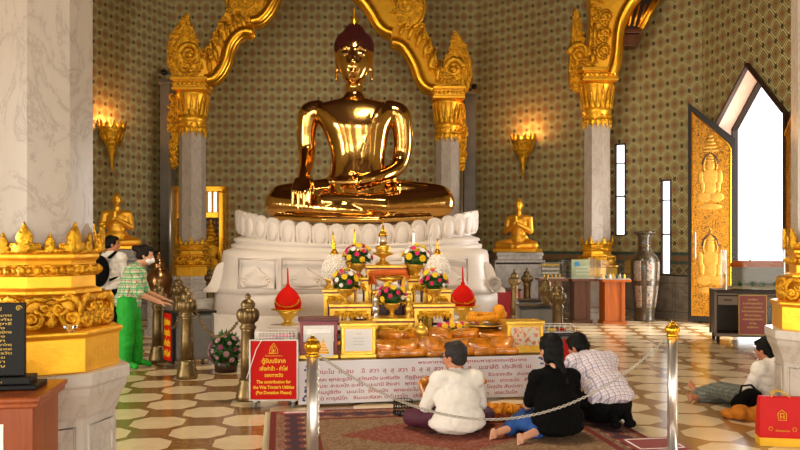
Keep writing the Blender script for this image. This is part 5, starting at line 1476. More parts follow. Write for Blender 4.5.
# ------------------------------------------------------------------ wooden display stands with glass cases, right
def display(label, clabel, px0, px1, pyt, pyb, Y, mat, casew, caseh, inside):
    w = wx(px1,Y)-wx(px0,Y); zt = wz(pyt,Y); d = .42; root = thing('display_stand', label, 'display stand', (wx((px0+px1)/2,Y),Y,0))
    g = G(); g.b2(-w/2,w/2,-d/2+.02,d/2,.05,zt-.045); P('panel_body', g, MATS[mat], root, bevel=.006)
    g = G(); g.b2(-w/2,-w/2+.07,-d/2,-d/2+.02,.05,zt-.045); g.b2(w/2-.07,w/2,-d/2,-d/2+.02,.05,zt-.045); P('side_stiles', g, MATS[mat], root, bevel=.004)
    g = G(); g.b2(-w/2-.06,w/2+.10,-d/2-.06,d/2+.02,zt-.045,zt); P('top', g, MATS[mat], root, bevel=.008)
    g = G(); g.b2(-w/2-.03,w/2+.03,-d/2-.02,d/2+.02,0,.05); P('plinth', g, MATS[mat], root, bevel=.006)
    cs = thing('acrylic_case', clabel, 'display case', (wx((px0+px1)/2,Y)+.02,Y,zt+.0005)); cw = casew/2; t = .008
    g = G(); g.b2(-cw,cw,-.19,-.19+t,0,caseh); g.b2(-cw,cw,.19-t,.19,0,caseh); g.b2(-cw,-cw+t,-.19,.19,0,caseh); g.b2(cw-t,cw,-.19,.19,0,caseh); g.b2(-cw,cw,-.19,.19,caseh-t,caseh); P('panes', g, MATS['acrylic'], cs)
    g = G(); g.b2(-cw,cw,-.19,.19,0,.008); P('case_floor', g, MATS['paper'], cs)
    inside(wx((px0+px1)/2,Y)+.02, Y, zt+.009, cw)
    return root
def ins_text(x, y, z, cw):
    o = thing('notice_card', 'card with pale Thai writing standing inside the leftmost acrylic case', 'notice', (x,y+.05,z))
    g = G(); g.b2(-cw+.06,cw-.06,0,.006,.02,.30); P('card', g, M('card_grey','#6f6a5c',.6), o)
    for k, tx in enumerate(('เชิญบูชา','วัตถุมงคล','พระพุทธรูปทองคำ')): text(tx, .06, MATS['text_white'] if k else MATS['sign_yellow'], o, (0,-.002,.23-.08*k), (PI/2,0,0), width=cw*1.3, bold=.001)
    g = G(); 
    for k in range(5): single('figurine', G().lathe([(.001,0),(.02,0),(.012,.02),(.02,.04),(.008,.06),(.001,.08)], n=10), MATS['altar_gold'], (x-cw+.1+k*(cw*2-.2)/4, y-.1, z), 'tiny gold figurine inside the leftmost acrylic case', 'figurine', 'tiny figurines in the leftmost case')
def ins_pic(x, y, z, cw):
    o = thing('notice_card', 'card with green and blue picture and Thai writing inside the middle acrylic case', 'notice', (x,y+.05,z))
    g = G(); g.b2(-cw+.05,cw-.05,0,.006,.0,.36); P('card', g, M('card_green','#a8b088',.6,var=.2,vscale=6), o)
    g = G(); g.ball((-cw+.16,-.002,.27),(.06,.002,.05)); P('blue_print', g, M('print_blue','#3f8ac0',.6), o)
    for k in range(3): text('พระมหามณฑป', .05, MATS['paper'], o, (.04,-.002,.20-.07*k), (PI/2,0,0), width=cw*1.1)
def ins_misc(x, y, z, cw):
    rnd = random.Random(3)
    for k in range(7):
        m, c = (('altar_gold','gold'),('leaf_green','green'),('petal_white','white'))[k%3]
        single('figurine', G().lathe([(.001,0),(.03,0),(.02,.02),(.028,.05),(.01,.08),(.001,.10)], n=10), MATS[m], (x-cw+.08+k*(cw*2-.16)/6, y-.05+.05*(k%2), z), 'small %s figurine inside the rightmost acrylic case' % c, 'figurine', 'small %s figurines in the rightmost case' % c)
display('brown wooden display stand behind the close pair of bollards', 'clear acrylic case with Thai notice, leftmost of the three on display stands', 540,560,278,319,15.6,'brown_wood',.50,.36,ins_text)
display('brown wooden display stand in the middle of the three, right of the bollards', 'clear acrylic case with green picture card, middle of the three', 572,588,278.5,319,15.6,'brown_wood',.46,.40,ins_pic)
display('bright orange-brown wooden display stand beside the big vase', 'clear acrylic case of small figurines, nearest the big vase', 602,622,279,320,15.3,'stand_wood',.56,.36,ins_misc)
# tall vase
Y = 16.0; root = thing('floor_vase', 'very tall dark patterned porcelain vase beside the corner windows', 'vase', (wx(640.5,Y)+.0,Y-.25,0)); k = (wz(232,Y-.2))/1.80
pr = [(.001,0),(.20,0),(.20,.04),(.19,.08),(.20,.20),(.24,.50),(.275,.85),(.29,1.10),(.28,1.22),(.23,1.32),(.15,1.40),(.125,1.46),(.12,1.60),(.13,1.70),(.17,1.77)]
g = G(); g.lathe([(r,z*k) for r,z in pr], n=40); P('vase_body', g, MATS['vase_glaze'], root)
g = G(); ring = []
for i in range(32): a = 2*PI*i/32; ring.append((.20*math.cos(a), .20*math.sin(a), (1.79+.015*math.sin(a*8))*k))
g.tube(ring, .018, 6, closed=True); g.lathe([(.165,1.75*k),(.20,1.79*k),(.19,1.80*k),(.155,1.75*k)], n=32); P('flared_rim', g, MATS['vase_glaze'], root)
g = G(); g.tube([(.135*math.cos(a),.135*math.sin(a),1.52*k) for a in [2*PI*i/24 for i in range(24)]], .014, 6, closed=True); P('neck_ring', g, MATS['bronze'], root)
def vr(z): 
    z /= k
    for (r0,z0),(r1,z1) in zip(pr,pr[1:]):
        if z0 <= z <= z1 and z1 > z0: return r0+(r1-r0)*(z-z0)/(z1-z0)
    return .2
for a0 in (-2.35,-1.45,-.55):
    for z0, z1 in ((.28,.72),(.82,1.22)):
        g = G(); rs = []
        for j in range(9):
            z = (z0+(z1-z0)*j/8)*k; r = vr(z)+.005; rs.append([Vector((r*math.cos(a0+.26*(i/8*2-1)), r*math.sin(a0+.26*(i/8*2-1)), z)) for i in range(9)])
        g.rings(rs, closed=False, cap=False); o = P('painted_panel', g, MATS['vase_panel'], root); md = o.modifiers.new('s','SOLIDIFY'); md.thickness = .006
# glass display counter, right
Y = 12.25; x0, x1 = wx(719,Y), wx(790,Y); w = x1-x0; RZ = R(-14); zt = wz(290,Y)
root = thing('display_counter', 'wheeled steel donation counter with red notice, in front of the open doorway', 'counter', ((x0+x1)/2,Y+.2,0), RZ); d = .6
g = G(); g.b2(-w/2,w/2,-d/2,d/2,zt-.05,zt); P('worktop', g, M('dark_granite','#33241e',.4,var=.2,spec=.3), root, bevel=.008)
g = G()
for x in (-w/2+.02,w/2-.02): 
    for y in (-d/2+.02,d/2-.02): g.box((x,y,(zt+.10)/2),(.04,.04,zt-.12))
for y in (-d/2+.02,d/2-.02): g.b2(-w/2,w/2,y-.02,y+.02,.10,.15); g.b2(-w/2,w/2,y-.02,y+.02,zt-.08,zt-.05)
for x in (-w/2+.36,w/2-.36): g.b2(x-.015,x+.015,-d/2,-d/2+.03,.12,zt-.05)
P('frame', g, M('counter_frame','#6a5a4c',.4,.5), root, bevel=.004)
g = G(); g.b2(-w/2+.02,w/2-.02,d/2-.03,d/2-.02,.14,zt-.05); g.b2(-w/2+.02,w/2-.02,-d/2+.03,d/2-.03,.13,.145); g.b2(-w/2+.02,-w/2+.03,-d/2+.03,d/2-.03,.14,zt-.05); g.b2(w/2-.03,w/2-.02,-d/2+.03,d/2-.03,.14,zt-.05); P('carcass', g, M('steel_inner','#3a3430',.5,.3), root)
for s in (-1,1):
    xa, xb = sorted((s*(w/2-.05), s*(w/2-.34)))
    g = G(); g.b2(xa,xb,-d/2+.004,-d/2+.012,.16,zt-.24); o = P('glass_door', g, MATS['acrylic'], root)
    g = G(); g.b2(xa,xb,-d/2-.004,-d/2+.014,zt-.23,zt-.09); o = P('drawer', g, MATS['counter_frame'], root, bevel=.004)
    g = G(); xm = (xa+xb)/2; g.tube([(xm-.05,-d/2-.005,zt-.15),(xm-.05,-d/2-.03,zt-.15),(xm+.05,-d/2-.03,zt-.15),(xm+.05,-d/2-.005,zt-.15)], .008, 6); P('handle', g, MATS['black_metal'], o)
g = G(); g.b2(-.20,.20,-d/2-.02,-d/2-.004,.14,zt-.07); pn = P('red_notice', g, M('notice_red','#8c1c10',.35), root)
g = G()
for a in ((-.20,-.19,.14,zt-.07),(.19,.20,.14,zt-.07),(-.2,.2,.14,.15),(-.2,.2,zt-.08,zt-.07)): g.b2(a[0],a[1],-d/2-.024,-d/2-.018,a[2],a[3])
P('notice_border', g, MATS['text_gold'], pn)
for k, tx in enumerate(('ขอเชิญ','ร่วมทำบุญสร้าง','พระมหามณฑป','วัดไตรมิตรวิทยาราม','เพื่อประดิษฐาน','พระพุทธรูปทองคำ','สาธุ','อนุโมทนา')): text(tx, .035, MATS['text_gold'], pn, (0,-d/2-.0215,zt-.15-.06*k), (PI/2,0,0), 'notice_lettering', width=(.14,.28,.26,.32,.24,.28,.1,.16)[k], bold=.0008)
for x in (-w/2+.06,w/2-.06):
    for y in (-d/2+.06,d/2-.06):
        c = P('caster', G().box((x,y,.11),(.05,.05,.04)), MATS['dull_steel'], root)
        g = G(); g.lathe([(.001,-.02),(.055,-.02),(.055,.02),(.001,.02)], (x,y,.055), 18, axis=Matrix.Rotation(PI/2,3,'Y')); P('wheel', g, MATS['black_rubber'], c)
cs = thing('glass_case', 'large clear glass box over the building model on the wheeled counter', 'display case', ((x0+x1)/2+.05,Y+.2,zt+.001), RZ); cw, ch = w/2-.13, wz(250,Y)-zt; t = .008
g = G(); g.b2(-cw,cw,-.26,-.26+t,0,ch); g.b2(-cw,cw,.26-t,.26,0,ch); g.b2(-cw,-cw+t,-.26,.26,0,ch); g.b2(cw-t,cw,-.26,.26,0,ch); g.b2(-cw,cw,-.26,.26,ch-t,ch); P('panes', g, MATS['acrylic'], cs)
g = G()
for x in (-cw,cw):
    for y in (-.26,.26): g.box((x,y,ch/2),(.012,.012,ch))
P('edge_strips', g, MATS['steel'], cs)
mr = thing('building_model', 'scale model of a grey building with orange roof inside the glass case', 'model', ((x0+x1)/2+.14,Y+.23,zt+.010), RZ); mw = .36
g = G(); g.b2(-mw,mw,-.12,.12,.03,.27); P('model_walls', g, M('model_wall','#8f8a7c',.8,spec=.1), mr)
g = G()
for j in range(6):
    for i in range(17): x = -mw+.03+i*(2*mw-.06)/16; g.b2(x-.010,x+.010,-.125,-.119,.05+j*.036,.05+j*.036+.02)
P('model_windows', g, M('model_window','#4a4a44',.4), mr)
g = G(); g.wprism([(-mw-.02,-.15,.27),(mw+.02,-.15,.27),(mw,-.02,.345),(-mw,-.02,.345)], (0,.001,.0)); g.rings([[Vector(p) for p in ((-mw-.02,-.15,.27),(mw+.02,-.15,.27),(mw+.02,.15,.27),(-mw-.02,.15,.27))],[Vector(p) for p in ((-mw,-.03,.345),(mw,-.03,.345),(mw,.03,.345),(-mw,.03,.345))]], sm=False)
g.prism([(-.05,.27),(.05,.27),(0,.37)], (-.12,-.16,0), (1,0,0), (0,0,1), -.1); g.prism([(-.04,.27),(.04,.27),(0,.35)], (.2,-.16,0), (1,0,0), (0,0,1), -.1)
P('model_roof', g, M('model_roof','#b4561a',.8,spec=.05), mr)
g = G(); g.b2(-mw-.04,mw+.04,-.20,.17,0,.03); P('model_base', g, M('model_lawn','#a89a70',.8), mr)
for o_ in mr.children: o_.scale = (1,1,1.25)
for i, x in enumerate((-.28,-.10,.05,.24)): single('model_tree', G().lathe([(.001,0),(.006,0),(.006,.02),(.03,.03),(.034,.05),(.02,.075),(.001,.085)], n=10), MATS['leaf_green'], Vector(mr.location)+Matrix.Rotation(RZ,3,'Z')@Vector((x,-.175,.031)), 'tiny green tree on the lawn of the building model', 'model tree', 'tiny trees of the building model')

# ------------------------------------------------------------------ near left: wooden cabinet with plaque
root = thing('wooden_lectern', 'orange-brown wooden cabinet at the lower left corner, under the black plaque', 'cabinet', (-2.05,3.64,0), R(9))
g = G(); g.b2(-.42,.42,-.22,.20,.05,.83); P('body', g, MATS['orange_wood'], root, bevel=.006)
g = G(); g.b2(-.45,.46,-.26,.22,.855,.88); g.b2(-.44,.45,-.25,.21,.83,.856); P('top', g, MATS['orange_wood'], root, bevel=.008)
g = G(); g.b2(-.44,.44,-.24,.22,0,.05); P('plinth', g, MATS['orange_wood'], root, bevel=.006)
pc = root.location
pq = thing('notice_sheet', 'white sheet with blue figures taped on the orange wooden cabinet', 'notice', Vector((-2.05,3.64,0))+Matrix.Rotation(R(9),3,'Z')@Vector((.14,-.2225,0)), R(9))
g = G(); g.b2(-.16,.16,-.003,0,.52,.76); P('paper', g, MATS['paper'], pq)
g = G(); 
for k in range(4): g.b2(.02+.03*k,.035+.03*k,-.005,-.003,.56,.60+.02*k)
g.tube([(.0,-.004,.58),(.05,-.004,.63),(.10,-.004,.60),(.14,-.004,.66)],.003,5); P('blue_figures', g, MATS['text_blue'], pq)
Y = 3.66; root = thing('engraved_plaque', 'black stone plaque with gold Thai inscription on the orange wooden cabinet', 'plaque', (wx(-13,Y),Y,.881), R(9))
zt = wz(303,Y)-.881
g = G(); g.b2(-.22,.165,-.01,.02,.055,zt); pb = P('plaque_slab', g, MATS['black_stone'], root, bevel=.003)
g = G(); g.b2(-.24,.20,-.05,.07,.02,.055); g.b2(-.26,.235,-.08,.10,0,.022); P('plaque_foot', g, MATS['black_stone'], root, bevel=.004)
text('พระมหามณฑป', .022, MATS['text_gold'], pb, (-.02,-.012,zt-.035), (PI/2,0,0), 'inscription', width=.17)
lines = ['พระพุทธมหาสุวรรณปฏิมากร','สร้างสมัยสุโขทัย','เนื้อทองคำบริสุทธิ์','หน้าตักกว้าง','ประดิษฐาน ณ วัดไตรมิตร','พระวิหารหลวง','ทองคำหนัก','อัญเชิญมาจากวัดพระยาไกร','พุทธศักราช ๒๔๙๘','โดยคณะกรรมการวัด','สาธุชนทั้งหลาย','ขออนุโมทนา','ทุกท่านเทอญ']
for k, tx in enumerate(lines): text(tx, .016, MATS['text_gold'], pb, (-.02,-.012,zt-.062-k*(zt-.14)/13), (PI/2,0,0), 'inscription', width=.26 if len(tx)>14 else .2)
for sx in (-1,1): 
    g = G(); g.scroll((.14 if sx>0 else -.2,-.012,zt-.025),(sx,0,0),(0,0,1),.014,1.3,.003,1); P('corner_flourish', g, MATS['text_gold'], pb)
text('วัดไตรมิตรวิทยาราม', .016, MATS['text_gold'], root.children[1], (-.02,-.052,.03), (PI/2,0,0), 'inscription', width=.2)
# glass tumblers / crystal on the gold ledges
for p, lb, k in ((Vector((wx(70,4.16),4.165,1.077)),'tiny clear glass bowl on the gold ledge of the nearest left pillar',1.0),):
    r_ = thing('glass_bowl', lb, 'bowl', p)
    g = G(); g.lathe([(.001,0),(.02,0),(.015,.01),(.035,.03),(.04,.04),(.034,.04),(.001,.015)], n=16); P('bowl', g, MATS['glass'], r_)

# ------------------------------------------------------------------ people
def headparts(g, c, Rm, s=1):
    def p(x,y,z): return c+Rm@(Vector((x,y,z))*s)
    def B(x,y,z,r,rot=None): g.ball(p(x,y,z), tuple(v*s for v in r), 18, 12, rot=Rm)
    B(0,-.012,.025,(.074,.092,.092)); B(0,.03,-.01,(.064,.06,.08)); B(0,.025,-.06,(.052,.062,.05)); B(0,.064,-.092,(.022,.02,.018))
    g.cap(p(0,.086,.012),.008*s,p(0,.104,-.028),.012*s,8); B(-.011,.092,-.03,(.008,.009,.007)); B(.011,.092,-.03,(.008,.009,.007))
    B(0,.084,-.055,(.022,.009,.005)); B(0,.083,-.064,(.018,.009,.006))
    for q in (-1,1):
        B(q*.074,-.006,-.01,(.011,.018,.03)); B(q*.028,.078,.022,(.022,.012,.007)); B(q*.035,.07,-.025,(.02,.018,.02))
    g.cap(p(0,-.015,-.06),.048*s,p(0,-.03,-.12),.05*s)
def eyes(c, Rm, body, s=1):
    g = G(); g2 = G()
    for q in (-1,1):
        g.ball(c+Rm@Vector((q*.028,.0825,.008))*s, (.012*s,.006*s,.006*s), 10, 8, rot=Rm); g2.ball(c+Rm@Vector((q*.028,.0885,.008))*s, .004*s, 8, 6)
    P('eyes', g, M('eye_white','#d8d0c8',.3), body); P('irises', g2, M('iris','#1a0d08',.3), body)
    g = G()
    for q in (-1,1): g.tube([c+Rm@Vector((q*.012,.09,.028))*s,c+Rm@Vector((q*.03,.09,.034))*s,c+Rm@Vector((q*.05,.076,.028))*s], .003*s, 5)
    P('eyebrows', g, MATS['hair'], body)
def hand(g, w, d, n, curl, side):
    """w wrist, d finger direction, n palm-facing direction; side +1 puts the thumb along +cross"""
    w, d, n = Vector(w), Vector(d).normalized(), Vector(n).normalized(); a = d.cross(n).normalized(); n = a.cross(d).normalized()
    q = Matrix((a, n, d)).transposed()
    g.ball(w+d*.045, (.04,.016,.052), 14, 10, rot=q); g.cap(w-d*.02, .024, w+d*.02, .024, 10)
    for k, (o, L) in enumerate(((-.03,.070),(-.010,.080),(.010,.075),(.029,.058))):
        o *= side; p = w+d*.082+a*o; dd = d.copy(); r = .0088
        for seg in (.42,.33,.25):
            e = p+dd*L*seg; g.cap(p, r, e, r*.92, 8); p = e; r *= .92
            dd = (dd*math.cos(curl)+n*math.sin(curl)*1).normalized()
    p = w+d*.025-a*side*.032; t = (d*.6-a*side*.75+n*.35).normalized(); e = p+t*.04; g.cap(p,.0125,e,.0105,8); t2 = (d*.85-a*side*.25+n*.45).normalized(); g.cap(e,.0105,e+t2*.032,.009,8)
def person(label, loc, rz, J, L):
    root = thing('person', label, 'person', loc, rz)
    V = {k: Vector(v) for k, v in J.items() if isinstance(v, (tuple, Vector)) and len(v) == 3 and not isinstance(v[0], tuple)}
    s = L.get('s', 1.0)
    yaw, pitch, roll = J.get('look', (0,0,0)); Rm = Matrix.Rotation(R(yaw),3,'Z') @ Matrix.Rotation(R(pitch),3,'X') @ Matrix.Rotation(R(roll),3,'Y')
    up = (V['chest']-V['pelvis']).normalized(); rt = (V['shR']-V['shL']).normalized(); fw = up.cross(rt).normalized(); rt = fw.cross(up).normalized()
    TQ = Matrix((rt, fw, up)).transposed()
    def torso(g, e, t0=0, hem=0):
        Ls = (V['chest']-V['pelvis']); W_ = L.get('girth', 1.0)
        for t, rx, ry in ((0,.165,.125),(.25,.150,.118),(.5,.142,.112),(.75,.155,.115),(1.0,.160,.105)):
            if t < t0: continue
            g.ball(V['pelvis']+Ls*t, (rx*W_+e, ry*W_+e, .105+e*.5), 20, 14, rot=TQ)
        g.cap(V['shL'], .055+e, V['shR'], .055+e); g.cap(V['chest']+up*.06, .075+e, V['neck']-up*.02, .052+e*.4)
    def arm(g, S_, e1, to=1.0, r=(.047,.038,.028)):
        sh, el, wr = V['sh'+S_], V['el'+S_], V['wr'+S_]
        if to <= 1: g.cap(sh, r[0]+e1, sh.lerp(el,to), r[0]+(r[1]-r[0])*to+e1)
        else:
            g.cap(sh, r[0]+e1, el, r[1]+e1); g.cap(el, r[1]+e1, el.lerp(wr,to-1), r[2]+e1*.8)
    def leg(g, S_, e, to=2.0):
        h_, k_, a_ = V['hip'+S_], V['kn'+S_], V['an'+S_]
        g.cap(h_, .088+e, k_, .058+e); g.cap(k_, .056+e, k_.lerp(a_,.35), .055+e); g.cap(k_.lerp(a_,.35), .055+e, k_.lerp(a_,to-1), .036+e)
    def foot(g, S_, e, bare):
        a_, t_ = V['an'+S_], V['toe'+S_]; d = (t_-a_); d2 = d.normalized()
        g.cap(a_, .036+e, a_+d*.0-Vector((0,0,.0)), .034+e); g.cap(a_-d2*.03, .032+e, t_, .024+e); g.cap(a_, .032+e, a_.lerp(t_,.6), .03+e)
        sd = d2.cross(V['an'+S_]-V['kn'+S_]).normalized()
        g.cap(t_-sd*.022, .022+e, t_+sd*.022, .02+e)
        if bare:
            for k in range(5): g.cap(t_+sd*(-.032+.016*k), .010, t_+sd*(-.034+.0165*k)+d2*(.045-.006*k), .009, 8)
    g = G()
    headparts(g, V['head'], Rm, s); g.cap(V['head']+Rm@Vector((0,-.02,-.06)), .05, V['neck'], .052); torso(g, 0)
    for S_, sd in (('L',-1),('R',1)):
        arm(g, S_, 0, 2); h_ = J['hand'+S_]; hand(g, V['wr'+S_], h_[0], h_[1], h_[2], sd)
        leg(g, S_, 0); foot(g, S_, 0, not L.get('shoes'))
    body = P('body', blob(g, .0065, 3, 'body'), MATS[L.get('skin','skin')], root)
    eyes(V['head'], Rm, body, s)
    # garments
    g = G(); torso(g, .016+L.get('loose',0), hem=0)
    for S_ in 'LR': arm(g, S_, .012+L.get('loose',0)*.6, L.get('sleeve', .75))
    for c, r in L.get('top_extra', ()): g.ball(c, r, 20, 12)
    P(L.get('top_name','shirt'), blob(g, .010, 3, 'shirt', L.get('wr',.022), .055), MATS[L['top']], root)
    g = G(); g.ball(V['pelvis'], (.172,.135,.12), 20, 12, rot=TQ)
    for S_ in 'LR': leg(g, S_, .014+L.get('leg_loose',0), L.get('legto',1.93))
    for c, r in L.get('leg_extra', ()): g.ball(c, r, 16, 10)
    P('trousers', blob(g, .010, 3, 'trousers', .02, .08), MATS[L['bottom']], root)
    g = G(); hc = V['head']
    def HB(x,y,z,r): g.ball(hc+Rm@Vector((x,y,z))*s, tuple(v*s for v in r), 18, 12, rot=Rm)
    HB(0,-.03,.04,(.085,.09,.092)); HB(0,-.045,-.01,(.08,.065,.07)); HB(0,.02,.088,(.062,.058,.036))
    for q in (-1,1): HB(q*.066,.0,.03,(.02,.045,.05))
    for x,y,z,r in L.get('hair_extra', ()): HB(x,y,z,r)
    P('hair', blob(g, .008, 2, 'hair', .012, .03), MATS[L.get('hair','hair')], root)
    if L.get('shoes'):
        g = G()
        for S_ in 'LR': foot(g, S_, .010, False)
        P('shoes', blob(g, .008, 2, 'shoes'), MATS[L['shoes']], root)
    return root, V, Rm
# woman in white, seated, back to us
p1, V1, R1 = person('grey-haired woman in loose white blouse sitting on the rug, back to the camera', (wx(458,6.42),6.42,.012), R(14), dict(
  pelvis=(0,0,.15), chest=(0,.05,.40), neck=(0,.075,.50), head=(-.0,.10,.605), look=(38,-6,0),
  shL=(-.15,.03,.43), shR=(.15,.03,.43), elL=(-.235,.12,.21), elR=(.235,.12,.21), wrL=(-.12,.32,.27), wrR=(.14,.32,.27),
  handL=((.5,.8,.1),(.6,0,.8),.35), handR=((-.5,.8,.1),(-.6,0,.8),.35),
  hipL=(-.09,.03,.12), hipR=(.09,.03,.12), knL=(-.31,.30,.085), knR=(.33,.24,.085), anL=(.08,.40,.06), anR=(-.02,.34,.06), toeL=(.20,.40,.045), toeR=(-.14,.36,.045)),
  dict(s=1.0, top='white_cotton', bottom='maroon_cloth', sleeve=1.75, loose=.010, girth=1.0, hair='hair_grey', top_name='blouse', skin='skin',
   top_extra=[((0,-.02,.14),(.215,.17,.13)),((-.01,.0,.09),(.235,.19,.085)),((0,.0,.27),(.19,.14,.15)),((.02,.10,.12),(.20,.16,.08))], hair_extra=[(0,-.05,-.045,(.06,.04,.03))]))
g = G()
for q in (-1,1):
    c = V1['head']; g.tube([c+R1@Vector((q*.028+.022*math.cos(a), .103, .006+.017*math.sin(a))) for a in [2*PI*i/14 for i in range(14)]], .0025, 5, closed=True); g.tube([c+R1@Vector((q*.05,.10,.01)),c+R1@Vector((q*.078,.0,.008))], .0022, 5)
g.tube([V1['head']+R1@Vector((-.006,.104,.008)),V1['head']+R1@Vector((.006,.104,.008))], .002, 5)
P('glasses', g, MATS['black_metal'], p1)
# parcel she is holding, in front of her
o = P_me('robe_parcel', PM[2]); o.location = (wx(435,6.93),6.93,.275); o.rotation_euler = (R(55),0,R(25)); T(o, 'orange wrapped parcel held in the hands of the woman in white, left of her', 'parcel')
g = G()
for k in range(40): a = k*.7; g.ball((.10*math.cos(a)+.012*math.sin(k*3),.03*math.sin(a*1.7),.09*math.sin(a)+.10),.022,6,5)
single('marigold_garland', g, MATS['marigold'], (wx(472,7.08),7.10,.213), 'orange marigold garland beyond right shoulder of the woman in white, against the banner', 'garland')
root = thing('offering_bowl', 'small gold bowl stand under the garland held before the woman in white', 'bowl', (wx(472,7.08),7.10,.012)); g = G(); g.lathe([(.001,0),(.09,0),(.09,.02),(.04,.05),(.035,.12),(.09,.17),(.12,.20),(.001,.19)], n=24); P('bowl_body', g, MATS['altar_gold'], root)
g = G(); g.tube([(.12*math.cos(a),.12*math.sin(a),.20) for a in [2*PI*i/24 for i in range(24)]],.006,6,closed=True); P('rim', g, MATS['altar_gold'], root)

# woman in black, seated with legs folded to her left
person('long-haired woman in black top and jeans kneeling on the rug, bare feet tucked left', (wx(557,6.28),6.28,.012), R(8), dict(
  pelvis=(0,0,.16), chest=(-.01,.06,.44), neck=(-.01,.085,.56), head=(-.01,.12,.675), look=(14,-14,0),
  shL=(-.145,.05,.465), shR=(.14,.05,.465), elL=(-.20,.12,.24), elR=(.21,.16,.25), wrL=(-.13,.33,.17), wrR=(.10,.38,.24),
  handL=((.3,.9,-.1),(.5,0,.8),.3), handR=((-.3,.9,.1),(-.5,0,.8),.3),
  hipL=(-.08,.03,.13), hipR=(.09,.03,.13), knL=(-.10,.42,.085), knR=(.18,.42,.085), anL=(-.36,.10,.06), anR=(-.20,-.06,.065), toeL=(-.50,.03,.045), toeR=(-.34,-.15,.045)),
  dict(s=1.05, top='black_cotton', bottom='denim', sleeve=.85, loose=.004, girth=.96, skin='skin_light', top_extra=[((0,-.01,.16),(.215,.165,.135)),((0,.0,.28),(.18,.15,.13)),((0,-.01,.09),(.21,.16,.07))],
   leg_extra=[((-.12,.12,.10),(.20,.18,.085))], leg_loose=.012,
   hair_extra=[(0,-.05,-.05,(.07,.045,.07)),(.01,-.065,-.11,(.04,.03,.06)),(.03,-.085,-.18,(.026,.022,.07)),(.035,-.10,-.25,(.02,.018,.055)),(.06,-.03,-.05,(.025,.04,.06)),(-.06,-.03,-.05,(.025,.04,.06))]))
# kneeling man in checked shirt
person('man in pale checked shirt and black trousers kneeling and bowing, right of woman in black', (wx(610,6.70),6.70,.012), R(20), dict(
  pelvis=(0,0,.23), chest=(.0,.25,.47), neck=(-.01,.36,.545), head=(-.02,.45,.60), look=(20,-38,0),
  shL=(-.175,.27,.50), shR=(.175,.27,.50), elL=(-.20,.38,.27), elR=(.20,.38,.27), wrL=(-.05,.55,.36), wrR=(.05,.55,.36),
  handL=((.1,.4,.9),(.9,0,0),.05), handR=((-.1,.4,.9),(-.9,0,0),.05),
  hipL=(-.09,.02,.20), hipR=(.09,.02,.20), knL=(-.15,.40,.09), knR=(.15,.40,.09), anL=(-.065,-.10,.16), anR=(.075,-.10,.16), toeL=(-.065,-.17,.045), toeR=(.075,-.17,.045)),
  dict(s=1.0, top='pale_plaid', bottom='black_trousers', sleeve=.9, loose=.012, girth=1.08, shoes='black_cotton', top_extra=[((0,.06,.33),(.19,.17,.13)),((0,-.02,.27),(.20,.165,.09))], leg_loose=.02,
   leg_extra=[((0,.0,.18),(.20,.155,.12)),((-.1,.12,.15),(.11,.2,.13)),((.1,.12,.15),(.11,.2,.13)),((0,.06,.10),(.19,.16,.09))]))
# person resting against right pillar
p4, V4, R4 = person('person in white T-shirt and grey patterned trousers resting against the right pillar pedestal', (wx(769,7.28),7.28,0), R(27), dict(
  pelvis=(0,0,.13), chest=(.0,-.05,.42), neck=(0,-.01,.53), head=(0,.05,.625), look=(8,-22,0),
  shL=(-.17,-.03,.45), shR=(.17,-.03,.45), elL=(-.23,.06,.22), elR=(.22,.05,.22), wrL=(-.06,.24,.20), wrR=(.08,.26,.18),
  handL=((.4,.9,-.1),(.3,0,-.9),.3), handR=((-.4,.9,-.1),(-.3,0,-.9),.3),
  hipL=(-.09,.04,.11), hipR=(.09,.04,.11), knL=(-.14,.45,.16), knR=(.13,.44,.10), anL=(-.10,.82,.06), anR=(-.20,.70,.05), toeL=(-.12,.90,.14), toeR=(-.32,.72,.05)),
  dict(top='white_cotton', bottom='grey_print', sleeve=.9, loose=.02, skin='skin', leg_loose=.02, hair_extra=[(0,-.06,-.06,(.07,.045,.07)),(0,-.085,-.14,(.045,.035,.06))]))
for o_ in (p4,): o_.scale = (.9,.9,.9)
# belongings
def bagloc(px, Y): return Vector((wx(px,Y),Y,0))
g = G(); g.ball((0,0,.11),(.17,.10,.11)); g.ball((.05,.02,.17),(.12,.09,.08)); g.ball((-.08,0,.08),(.12,.1,.08))
root = thing('black_shoulder_bag', 'slouchy black bag beside the lap of the person against the right pillar', 'bag', bagloc(748,7.1)+Vector((0,0,.07)))
P('bag_body', blob(g,.012,3,'bag_body'), MATS['black_cotton'], root)
g = G(); g.tube([(-.1,0,.17),(-.05,.05,.27),(.06,.06,.28),(.13,.02,.2)], .012, 8); P('strap', g, MATS['black_cotton'], root); root.scale = (.78,.78,.78); root.location.z = .055
g = G()
for k in range(6): g.ball((-.13+.05*k,.04*(-1)**k,.04+.02*(k%3)),(.07,.10,.045+.012*(k%2)),12,8)
root = thing('orange_cloth_bundle', 'crumpled orange cloth bundle on the floor left of the red paper bag', 'cloth', bagloc(746,7.0))
P('bundle', blob(g,.010,3,'bundle'), M('bundle_orange','#c8780e',.8,var=.15,bump=.4,bscale=16,bdist=.02), root)
